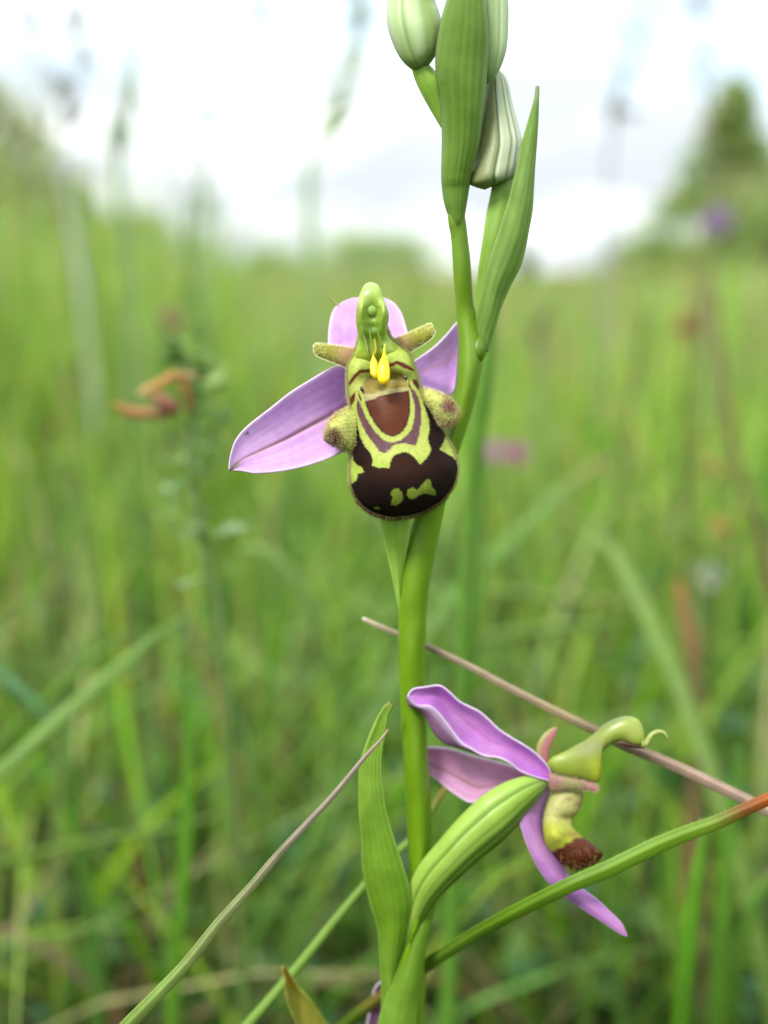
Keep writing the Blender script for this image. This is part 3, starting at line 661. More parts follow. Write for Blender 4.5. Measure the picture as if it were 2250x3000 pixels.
hairy_lobe(Z1(890,905, 850,918, 800,938, 750,972, 712,1022, 696,1078, 702,1110), Z1(900,1210, 865,1208, 820,1192, 770,1168, 735,1148, 712,1128, 704,1114), [.1018, .1012, .1004, .0998, .0996], (640 + 745 / 2.212, 780 + 1105 / 2.212),
           alb([206, 212, 118], 1.35), flo, dark=alb([110, 48, 38], .8), tipr=(10, 40), k=4200, ln=.00034)
hairy_lobe(Z1(1290,800, 1340,797, 1400,815, 1460,838, 1510,868, 1545,915, 1553,950), Z1(1330,890, 1370,930, 1410,990, 1445,1035, 1485,1045, 1530,1010, 1550,965), [.1018, .1012, .1004, .0999, .0998], (640 + 1495 / 2.212, 780 + 910 / 2.212),
           alb([206, 212, 118], 1.35), flo, dark=alb([110, 48, 38], .8), tipr=(10, 38), k=4200, ln=.00034)
# lateral petals
PT = alb([170, 168, 66], .9)
def petcol(base, tip):
    return lambda px, py, s, t, fr: mixc(base, tip, ss(t, .1, .55))
for Lp, Rp in ((Z1(905,540, 870,528, 800,517, 720,508, 660,503, 630,506, 616,522), Z1(885,690, 835,662, 765,630, 700,606, 655,588, 628,570, 615,545)),
               (Z1(1085,490, 1140,468, 1190,448, 1250,424, 1310,398, 1360,376, 1385,376), Z1(1180,590, 1236,560, 1285,530, 1335,502, 1375,470, 1398,442, 1404,412))):
    o = pod('petal', Lp, Rp, [.1022, .1012, .1004, .0998, .0996], petcol(alb([210, 160, 136], 1.25), PT * 1.4), M_LIP, flo, kf=.55, kb=.5, n=40, m=28)
    A, B = rails(Lp, Rp, 160); P_, D_ = [], []
    for rep in range(5):
        f = RNG.random((160, 1)); f = np.where(RNG.random((160, 1)) < .7, np.round(f), f); q = A * (1 - f) + B * f
        P_.append(W(q[:, 0], q[:, 1], vals([.1020, .1010, .1002, .0996, .0995], 160) - .0002)); dd = (q - (A + B) / 2); dd /= np.linalg.norm(dd, axis=1)[:, None] + 1
        D_.append(dd[:, :1] * AX - dd[:, 1:] * AY - .25 * AZ + (A[-1] - A[0])[0] / 300 * .4 * AX)
    hairs('petal_hair', np.concatenate(P_), np.concatenate(D_), .00017, alb([240, 234, 190], 1.2), flo, r=.000014, jit=.3)

# column and anther hood
def colcol(px, py, s, t, fr):
    zx, zy = (px - 640) * 2.212, (py - 780) * 2.212
    g2 = lambda cx, cy, ax, ay: np.exp(-(((zx - cx) / ax) ** 2 + ((zy - cy) / ay) ** 2))
    c = 1.15 * mixc(alb([160, 200, 60], .92), alb([190, 216, 100], .92), .5 + .4 * wob(px * .05, py * .04, 5))
    c = mixc(c, alb([118, 172, 34], .85), .9 * g2(1005, 430, 60, 80)); c = mixc(c, alb([206, 214, 110], .92), .7 * g2(915, 280, 22, 90))
    c = mixc(c, alb([190, 210, 140], .92), .5 * g2(985, 130, 40, 40))
    c = mixc(c, alb([190, 204, 40], .92), ss(zy, 500, 600) * .7)
    return c
def coldisp(px, py, TH, T):
    zx, zy = (px - 640) * 2.212, (py - 780) * 2.212
    g2 = lambda cx, cy, ax, ay: np.exp(-(((zx - cx) / ax) ** 2 + ((zy - cy) / ay) ** 2))
    return .0011 * g2(1000, 305, 52, 85) - .0005 * g2(925, 280, 22, 80) - .0005 * g2(1072, 300, 22, 70) + .0002 * g2(1000, 395, 40, 25) - .0002 * g2(940, 420, 22, 60) - .0002 * g2(1065, 420, 22, 60)
pod('column', Z1(975,104, 945,122, 925,158, 908,205, 895,262, 890,320, 892,370, 902,430, 912,480, 905,520, 890,560, 890,600, 920,640), Z1(995,104, 1030,118, 1052,155, 1070,205, 1088,250, 1104,300, 1104,345, 1094,400, 1092,445, 1110,480, 1145,515, 1165,560, 1120,620),
    [.0990, .0985, .0984, .0988, .0996, .1002, .1006], colcol, M_COLUMN, flo, kf=[.7, .8, .8, .7, .6, .5], kb=.8, n=140, m=90, disp=coldisp, rough=.32)
ball('anther_cap', 640 + 984 / 2.212, 780 + 277 / 2.212, .09872, 29, 26, .0007, alb([170, 208, 92], 1.05), M_COLUMN, flo, rough=.35)
for pts in (Z1(925,385, 940,440, 958,500, 968,555), Z1(978,415, 988,480, 1004,545, 1012,600), Z1(1030,420, 1045,470, 1058,520)):
    tube('filament', W(pts[:, 0], pts[:, 1], vals([.0978, .0984, .0988, .0990], len(pts))), [.00003, .00007, .00010, .00006], alb([196, 214, 120], .92), M_COLUMN, flo, n=20, m=8, rough=.3)
YP, YP2 = alb([252, 224, 10], 1.6), alb([230, 200, 20], 1.4)
pod('pollinium', Z1(1074,504, 1068,540, 1062,575, 1050,605, 1036,640, 1030,690, 1034,735, 1050,762, 1068,768), Z1(1082,504, 1082,540, 1084,570, 1094,600, 1106,640, 1112,690, 1108,735, 1092,762, 1076,768),
    [.0984, .0980, .0974, .0972, .0973], lambda px, py, s, t, fr: mixc(YP, alb([252, 196, 16], 1.5), .3 + .3 * wob(px * .15, py * .12, 2) + .3 * ss(s, .5, 1)), M_COLUMN, flo, kf=.8, kb=.8, n=50, m=24, rough=.4)
pod('pollinium', Z1(1000,560, 994,590, 984,620, 980,660, 986,700, 1004,722, 1020,728), Z1(1012,560, 1016,590, 1030,620, 1040,660, 1042,700, 1036,722, 1026,728),
    [.0990, .0988, .0984, .0983], YP2, M_COLUMN, flo, kf=.8, kb=.8, n=40, m=20, rough=.45)
tube('filament', W(*(Z1(1008,470, 1016,510, 1020,545, 1010,575)).T, np.array([.0985, .0986, .0987, .0988])), [.00010, .00014, .00016, .00014], alb([214, 208, 50], .92), M_COLUMN, flo, n=20, m=10, rough=.35)
M_BEAD = plant_mat('glossy_bead', spec=.9, grain=.2, gscale=3000, bump=0)
for cx, cy, dd in ((928, 795, .0993), (1213, 720, .0993)):
    ball('dark_bead', 640 + cx / 2.212, 780 + cy / 2.212, dd, 5.2, 8.5, .00022, alb([58, 50, 40], .8), M_BEAD, flo, rough=.12, rot=-.35, m=12)
# ovary and bract under the lip
pod('ovary', FP(1095,1440, 1108,1500, 1118,1560, 1132,1620, 1146,1680, 1160,1745, 1172,1800), FP(1190,1440, 1204,1500, 1202,1560, 1194,1610, 1186,1660, 1180,1715, 1178,1790), [.1030, .1038, .1046, .1054, .106],
    leafcol(alb([132, 170, 60], .88), alb([166, 196, 98], .88), 3, .5, seed=9), M_STEM, flo, kf=.8, n=40, m=28, ribs=lambda TH, T: .10 * np.cos(4 * TH + 1))

# ---- lower flower, side view
fl2 = empty('flower', W(1610, 2290, .1075), orchid)
dF = .1072
VPA, VPB = alb([204, 110, 226], 1.4), alb([224, 164, 230], 1.4)
sheet('sepal', R3(66,138, 90,104, 150,93, 207,87, 245,110, 300,160, 380,200, 430,242, 470,280, 530,320, 600,362, 650,402, 690,450, 704,498),
      R3(66,142, 90,160, 110,178, 165,182, 205,215, 240,260, 300,340, 345,368, 400,398, 470,408, 520,432, 560,465, 630,492, 700,510),
      [.1050, .1052, .1056, .1060, .1066], [.1046, .1044, .1046, .1052, .1064], sepcol(.45, .05, 0, 4, VPA, VPB, alb([176, 96, 200], .9), ribk=.4), M_PETAL, fl2, bulge=[.0002, .0014, .0018, .0012, .0003], n=80, m=33, disp=ripple(.00012, 6, 3))
sheet('sepal_fold', R3(68,140, 90,160, 112,178, 165,184, 205,217, 240,262, 300,342, 345,370, 400,400), R3(66,150, 76,180, 112,192, 150,232, 180,290, 228,340, 290,362, 345,378, 405,402),
      [.1046, .1044, .1046, .1052], [.1050, .1052, .1056, .1056], lambda px, py, s, t, fr: mixc(alb([232, 206, 240], .95), alb([206, 150, 200], .95), ss(s, .05, .5)), M_PETAL, fl2, bulge=-.0003, n=50, m=17)
sheet('sepal', R3(60,372, 155,360, 250,366, 350,396, 450,422, 560,455, 660,500), R3(60,430, 155,475, 215,522, 280,572, 352,606, 440,560, 660,520),
      [.1118, .1108, .1095, .1085, .1075], [.1118, .1108, .1095, .1085, .1075], sepcol(.62, .05, 0, 6, alb([212, 150, 198], 1.5), alb([224, 170, 208], 1.5), alb([142, 130, 84], 1.1), ribk=.8), M_PETAL, fl2, bulge=.0008, n=60, m=33, disp=ripple(.0001, 5, 5))
sheet('sepal', R3(690,530, 640,545, 590,575, 562,625, 560,680, 575,740, 600,810, 640,890, 690,960, 760,1020, 850,1082, 940,1142, 1000,1182, 1036,1198),
      R3(704,545, 690,575, 672,630, 664,690, 682,760, 715,815, 745,862, 774,918, 800,958, 845,992, 905,1035, 965,1092, 1012,1140, 1037,1194),
      [.1072, .1062, .1056, .1054, .1052, .1050], [.1080, .1082, .1076, .1066, .1060, .1050], sepcol(.5, .03, 0, 8, alb([196, 130, 216], 1.35), alb([214, 158, 212], 1.35), ribk=.2), M_PETAL, fl2, bulge=[.0004, -.0008, -.001, -.0006, 0], n=80, m=29, disp=ripple(.0001, 5, 9))
pod('petal', R3(640,410, 634,370, 650,325, 675,295, 705,275, 722,270), R3(690,430, 690,390, 703,350, 718,315, 727,285, 726,272), [.1080, .1082, .1084], lambda px, py, s, t, fr: mixc(alb([198, 130, 130], .9), alb([186, 184, 110], .9), 1 - ss(s, .1, .5)), M_LIP, fl2, kf=.4, kb=.4, n=30, m=20)
hairy_lobe(R3(690,470, 740,486, 790,497, 840,507, 880,519, 900,532, 906,540), R3(688,548, 730,556, 780,549, 830,546, 868,551, 893,556, 904,548), [.1068, .1062, .1058, .1054], (1450, 1950), alb([182, 118, 132], .95), fl2, name='petal', k=700, ln=.0003, kf=.6)
def c2col(px, py, s, t, fr):
    zx, zy = (px - 1150) * 1.508, (py - 1950) * 1.508
    c = mixc(alb([176, 196, 74], .92), alb([140, 158, 96], .88), ss(-(zy - (430 - .45 * (zx - 690))), 10, 70))
    g2 = lambda cx, cy, ax, ay: np.exp(-(((zx - cx) / ax) ** 2 + ((zy - cy) / ay) ** 2))
    c = c * .92; c = mixc(c, alb([208, 218, 60], .95), .9 * g2(905, 470, 35, 60)); c = mixc(c, alb([200, 212, 110], .95), .9 * g2(1055, 300, 45, 40)); c = mixc(c, alb([150, 128, 128], .85), .45 * g2(870, 360, 80, 40))
    return c
pod('column', R3(682,432, 705,405, 760,380, 805,355, 850,330, 890,298, 925,265, 960,243, 1010,225, 1055,224, 1090,243, 1110,285, 1114,330),
    R3(692,462, 725,480, 775,492, 830,503, 900,520, 922,488, 924,440, 924,394, 950,360, 985,338, 1025,335, 1065,350, 1108,352), [.1072, .1068, .1062, .1056, .1052], c2col, M_COLUMN, fl2, kf=.6, kb=.6, n=80, m=36, rough=.38)
tube('column_beak', W(*(R3(1095,345, 1118,345, 1132,322, 1150,302, 1178,292, 1202,302, 1216,325)).T, np.full(7, .1052)), [.00045, .00032, .00026, .00024, .00022, .0002, .00010], alb([176, 190, 96], .9), M_COLUMN, fl2, n=30, m=12)
ball('anther_slit', 1150 + 1055 / 1.508, 1950 + 353 / 1.508, .1050, 38, 6, .0003, alb([84, 62, 44], .8), M_LIP, fl2, rough=.6, rot=.17)
def l2col(px, py, s, t, fr):
    zx, zy = (px - 1150) * 1.508, (py - 1950) * 1.508; n_ = 14 * wob(px * .08, py * .08, 3)
    c = mixc(alb([200, 200, 124], .92), alb([196, 204, 70], .92), ss(zy, 650, 740))
    g2 = lambda cx, cy, ax, ay: np.exp(-(((zx - cx) / ax) ** 2 + ((zy - cy) / ay) ** 2))
    for q in ((778, 590, 18, 10), (822, 612, 18, 16), (802, 690, 20, 26), (765, 672, 12, 10), (800, 745, 44, 14), (812, 560, 10, 18), (835, 580, 10, 20), (850, 770, 30, 16)): c = mixc(c, alb([138, 76, 50], .85), .6 * g2(*q))
    return mixc(c, alb([104, 48, 26], .82), ss(zy + n_ - (800 - .45 * (zx - 740)), -10, 14))
pod('lip', R3(715,545, 690,590, 672,640, 664,690, 666,740, 676,790, 700,825, 740,870, 800,902), R3(850,552, 846,592, 826,640, 796,680, 798,715, 832,750, 880,786, 928,832, 896,876), [.1078, .1074, .1070, .1068, .1066, .1064], l2col, M_LIP, fl2, kf=.7, kb=.6, n=90, m=60,
    disp=lambda px, py, TH, T: -.0012 * np.exp(-(((px - 1624) / 34) ** 2 + ((py - 2447) / 34) ** 2)) + .0005 * np.exp(-(((px - 1660) / 30) ** 2 + ((py - 2400) / 16) ** 2)))
q = RNG.random((2200, 2)); hx = 1640 + q[:, 0] * 110; hy = 2478 + q[:, 1] * 66 + (q[:, 0] - .5) * 14
ok = inside(R3(705,815, 790,760, 850,765, 915,825, 885,880, 795,905), hx, hy); hx, hy = hx[ok], hy[ok]
hairs('lip_hair', W(hx, hy, .1052 + RNG.uniform(0, .0012, len(hx))), np.tile(-.5 * AZ - .8 * AY + .3 * AX, (len(hx), 1)), .0007, np.where(RNG.random((len(hx), 1)) < .3, alb([196, 160, 90], .85), alb([92, 44, 26], .8)), fl2, r=.000014, jit=.6)
def ov2col(px, py, s, t, fr):
    c = mixc(alb([150, 190, 52], .9), alb([176, 208, 96], .9), .5 + .5 * wob(px * .01, py * .01, 4))
    c = mixc(c, alb([112, 156, 44], .86), 1 - ss(np.abs(s - .34), .01, .06)); c = mixc(c, alb([104, 142, 36], .84), ss(s, .66, .76)); c = mixc(c, alb([92, 122, 48], .82), 1 - ss(np.abs(s - .84), .01, .05))
    return mixc(c, alb([138, 150, 90], .88), ss(t, .86, 1) * .7) * 1.15
pod('ovary', FP(1166,2800, 1176,2700, 1196,2600, 1232,2527, 1284,2464, 1334,2405, 1388,2352, 1430,2318, 1475,2293, 1520,2277, 1560,2270, 1600,2276), FP(1186,2830, 1222,2735, 1262,2664, 1300,2618, 1345,2574, 1395,2528, 1440,2492, 1480,2458, 1516,2420, 1545,2382, 1575,2345, 1606,2305),
    [.1095, .1072, .1060, .1058, .1062, .1070], ov2col, M_STEM, fl2, kf=.75, kb=.8, n=90, m=60,
    ribs=lambda TH, T: -.10 * np.exp(-(((1 - np.cos(TH)) / 2 - .34) / .05) ** 2) - .14 * np.exp(-(((1 - np.cos(TH)) / 2 - .70) / .05) ** 2) - .1 * np.exp(-(((1 - np.cos(TH)) / 2 - .86) / .04) ** 2))
# lower bract leaf
sheet('bract', np.concatenate([RB(378,2230, 375,2000, 366,1800, 352,1600, 305,1450, 268,1300, 246,1150, 246,1030, 232,900, 222,760, 228,560, 268,420, 328,270, 388,165, 428,130)]),
      np.concatenate([RB(470,2230, 480,1900, 505,1740, 545,1560, 566,1440, 543,1300, 500,1160, 448,1000, 400,830, 376,650, 372,500, 386,350, 411,220, 435,160, 446,146)]),
      [.1110, .1085, .1062, .1048, .1042, .1040], [.1110, .1080, .1058, .1046, .1042, .1040], leafcol(alb([128, 172, 44], .9), alb([158, 194, 84], .9), 6, .42, alb([190, 206, 96], .9), seed=3), M_LEAF, orchid,
      bulge=[-.0016, -.0016, -.0012, -.0005, .0002, 0], n=100, m=49, thick=.0003, disp=ridged(6, .00008))
sheet('bract', FP(1100,3060, 1118,2960, 1165,2840, 1190,2760, 1215,2700, 1250,2640, 1290,2560), FP(1215,3060, 1218,2980, 1228,2900, 1240,2820, 1252,2740, 1268,2670, 1294,2562),
      .1085, .1085, leafcol(alb([118, 160, 40], .88), alb([140, 180, 70], .88), 5, .35, seed=6), M_LEAF, orchid, bulge=[-.0010, -.0010, -.0006, 0], n=50, m=31, thick=.0003)
# lowest flower, mostly out of the picture
fl3 = empty('flower', W(1125, 3040, .1135), orchid)
sheet('sepal', FP(1125,2868, 1098,2895, 1085,2950, 1072,3010, 1060,3080), FP(1150,2875, 1150,2915, 1150,2970, 1150,3020, 1150,3090), .1145, .1150, sepcol(.5, .06, 0, 2, alb([170, 100, 176], .95), alb([206, 158, 196], .95), ribk=.2), M_PETAL, fl3, bulge=.0006, n=30, m=17)

# ------------------------------------------------------------------ single blades and stalks near the orchid
def ground_ext(pts, d):
    """continue a blade from its last surveyed point down to the soil"""
    p = W(pts[:, 0], pts[:, 1], d); a, b_ = p[-2], p[-1]; v = b_ - a; v /= np.linalg.norm(v) + 1e-9
    n_ = max(b_[2], 0.0); k = min(.10, .5 * n_ / max(abs(v[2]), .3)); m_ = b_ + v * k * .6; m_[2] = max(min(m_[2], b_[2] * .8), 0)
    e_ = b_ + v * k * .8; e_[2] = 0.0
    L0 = np.linalg.norm(b_ - a); LT = np.linalg.norm(e_ - m_) + np.linalg.norm(m_ - b_); u = min(.3, L0 / LT)
    tt = [u]; st = u
    while tt[-1] < 1: st *= 1.5; tt.append(min(1.0, tt[-1] + st))
    tt = np.array(tt)[:, None]
    return np.concatenate([p, (1 - tt) ** 2 * b_ + 2 * tt * (1 - tt) * m_ + tt ** 2 * e_])
def blade_w(name, P, wd, cols, mat, label, cat='grass blade', group=None, fold=.35, face=None, n=60, m=7, striped=.25, parent=None, rough=.45, thick=.00014):
    """ribbon through world points P (tip first), full widths wd (m); cols = colours tip..base"""
    n_in = len(P); P = smooth(P, n); wd = vals(wd, n); T = np.gradient(P, axis=0); T /= np.linalg.norm(T, axis=1)[:, None] + 1e-12
    fc = np.array(face if face is not None else [0.15, -1, .35], float); U = np.cross(T, fc); U /= np.linalg.norm(U, axis=1)[:, None] + 1e-9; Nn = np.cross(U, T)
    s = np.linspace(-1, 1, m)
    X = P[:, None] + U[:, None] * (s[None, :, None] * wd[:, None, None] / 2) + Nn[:, None] * ((1 - np.abs(s)) * fold)[None, :, None] * wd[:, None, None] / 2
    ck = np.stack([vals([c[k] for c in cols], n) for k in range(3)], 1)
    st = 1 - striped * (.5 + .5 * np.cos(s * 3 * np.pi)); c = ck[:, None] * st[None, :, None]
    o = mesh_obj(name, X.reshape(-1, 3), grid_faces(n, m), c.reshape(-1, 3), mat, parent, rough)
    md = o.modifiers.new('thickness', 'SOLIDIFY'); md.thickness = thick; md.offset = 0
    if label: tag(o, label, cat, group)
    return o
def pxw(w_px, d): return np.asarray(w_px, float) / F_PX * np.asarray(d)
def pblade(pts, d, wpx, cols, label, mat=None, ext=True, fold=.3, face=None, group=None, name='grass_leaf', cat='grass blade', n=60, m=7, striped=.2, K=.85):
    pts = np.array(pts, float).reshape(-1, 2); d = vals(d, len(pts)); w_ = pxw(vals(wpx, len(pts)), d); P = W(pts[:, 0], pts[:, 1], d)
    if ext: P = ground_ext(pts, d); w_ = np.r_[w_, np.full(len(P) - len(w_), w_[-1])]; ca = np.array(cols, float); cols = np.stack([vals(ca[:, q], len(pts)) for q in range(3)], 1); cols = list(cols) + [cols[-1]] * (len(P) - len(pts)); n = n + 5 * (len(P) - len(pts))
    return blade_w(name, P, w_, [alb(c, K) for c in cols], mat or M_GRASS, label, cat, group, fold, face, n, m, striped)
# purple-tipped blade crossing the lower bract
pblade([1137,2137, 1115,2168, 1065,2222, 976,2330, 883,2430, 805,2515, 732,2603, 640,2706, 551,2818, 465,2910, 378,3000, 300,3090], [.1012, .1010, .1004, .0996, .0992, .099, .0988, .0985, .0985, .0985, .099, .1],
       [4, 7, 12, 16, 19, 22, 26, 30, 33, 36, 42, 46], [[182, 156, 130], [158, 142, 120], [148, 140, 116], [142, 152, 94], [138, 166, 80], [130, 160, 74]], 'sharp narrow blade with purplish tip crossing in front of the lower bract', M_DRY, K=1.3, fold=.5, n=110, m=13, striped=.35)
# hairy green blade with red tip in front of the lower flower
rb = pblade([2420,2275, 2330,2310, 2250,2341, 2175,2374, 2095,2410, 2012,2440, 1913,2481, 1787,2542, 1674,2590, 1530,2660, 1390,2736, 1290,2800, 1216,2852, 1130,2910, 1040,2975, 960,3050], list(np.linspace(.1035, .1030, 9)) + [.105, .1085, .1105, .112, .1135, .115, .117],
       [30, 33, 36, 38, 41, 44, 48, 48, 45, 43, 40, 38, 34, 33, 35, 38], [[226, 170, 60], [222, 150, 50], [214, 112, 44], [166, 112, 50], [150, 180, 56], [146, 192, 50], [142, 190, 46], [138, 186, 44], [134, 180, 42], [128, 172, 40], [122, 164, 40], [116, 156, 40], [112, 150, 44], [170, 140, 70], [120, 150, 44], [110, 146, 44]], 'hairy green blade with red tip running in front of the lower flower', K=1.25, n=120, m=13, fold=.45, striped=.35)
q = RNG.random(120); lx = 1250 + q * 950; ly = np.interp(lx, [1216, 1390, 1530, 1674, 1787, 1913, 2012, 2250], [2843, 2722, 2644, 2572, 2523, 2460, 2420, 2330]); dz = np.interp(lx, [1216, 1390, 1674, 2250], [.112, .1083, .103, .1032])
hairs('blade_hair', W(lx, ly, dz), np.tile(.75 * AY - .4 * AX - .3 * AZ, (len(lx), 1)), .0005, alb([214, 222, 170], .9), rb, r=.000010, jit=.25)
# dry stalk behind the stem
pblade([1062,1812, 1080,1820, 1110,1834, 1160,1855, 1250,1893, 1370,1950, 1478,2008, 1610,2075, 1750,2143, 1830,2184, 1900,2212, 2000,2255, 2120,2312, 2250,2376, 2400,2450], list(np.linspace(.1105, .1092, 8)) + list(np.linspace(.1092, .1105, 7)),
       [7, 11, 14, 16, 18, 20, 22, 24, 27, 29, 30, 31, 32, 34, 34], [[226, 214, 190], [176, 164, 130], [150, 136, 108], [160, 142, 118], [156, 140, 106], [120, 104, 78], [168, 140, 122], [172, 146, 128], [160, 150, 118]], 'long dry brownish grass stalk slanting down behind the orchid stem', M_DRY, K=1.65, fold=.6, n=120, m=13, striped=.4)
# round green stalk passing behind the bract
SP = np.stack([[1325, 1300, 1265, 1225, 1195, 1150, 1070, 985, 900, 815, 727, 640], [2275, 2315, 2372, 2425, 2468, 2508, 2592, 2692, 2798, 2900, 3000, 3100]], 1); P = ground_ext(SP, np.linspace(.119, .113, 12))
o = tube('grass_stalk', P, [.0002, .00035, .00042, .0005, .00055, .0006, .0007, .0008], lambda t: mixc(alb([190, 160, 70], 1.3), alb([142, 180, 78], 1.3), ss(t, .05, .13)), M_GRASS, n=120, m=12)
tag(o, 'smooth round green grass stalk slanting up behind the lower bract, yellow at its tip', 'grass stalk')
# withered leaf at the bottom edge
o = sheet('withered_leaf', FP(825,2832, 835,2868, 836,2905, 846,2950, 868,3000, 900,3070, 930,3200, 960,3500), FP(830,2830, 852,2858, 880,2898, 915,2935, 945,2978, 985,3050, 1010,3200, 1000,3500), [.110, .111, .113, .12], [.110, .112, .114, .12],
          lambda px, py, s, t, fr: mixc(alb([206, 176, 74], 1.6), alb([178, 188, 88], 1.6), ss(t, .05, .35) * .6 + .3 * ss(np.abs(s - .5), .2, .5)), M_LEAF, None, bulge=.0012, n=50, m=17, disp=ripple(.0003, 9, 4))
tag(o, 'yellowing withered leaf with orange tip poking up at the bottom edge', 'leaf')

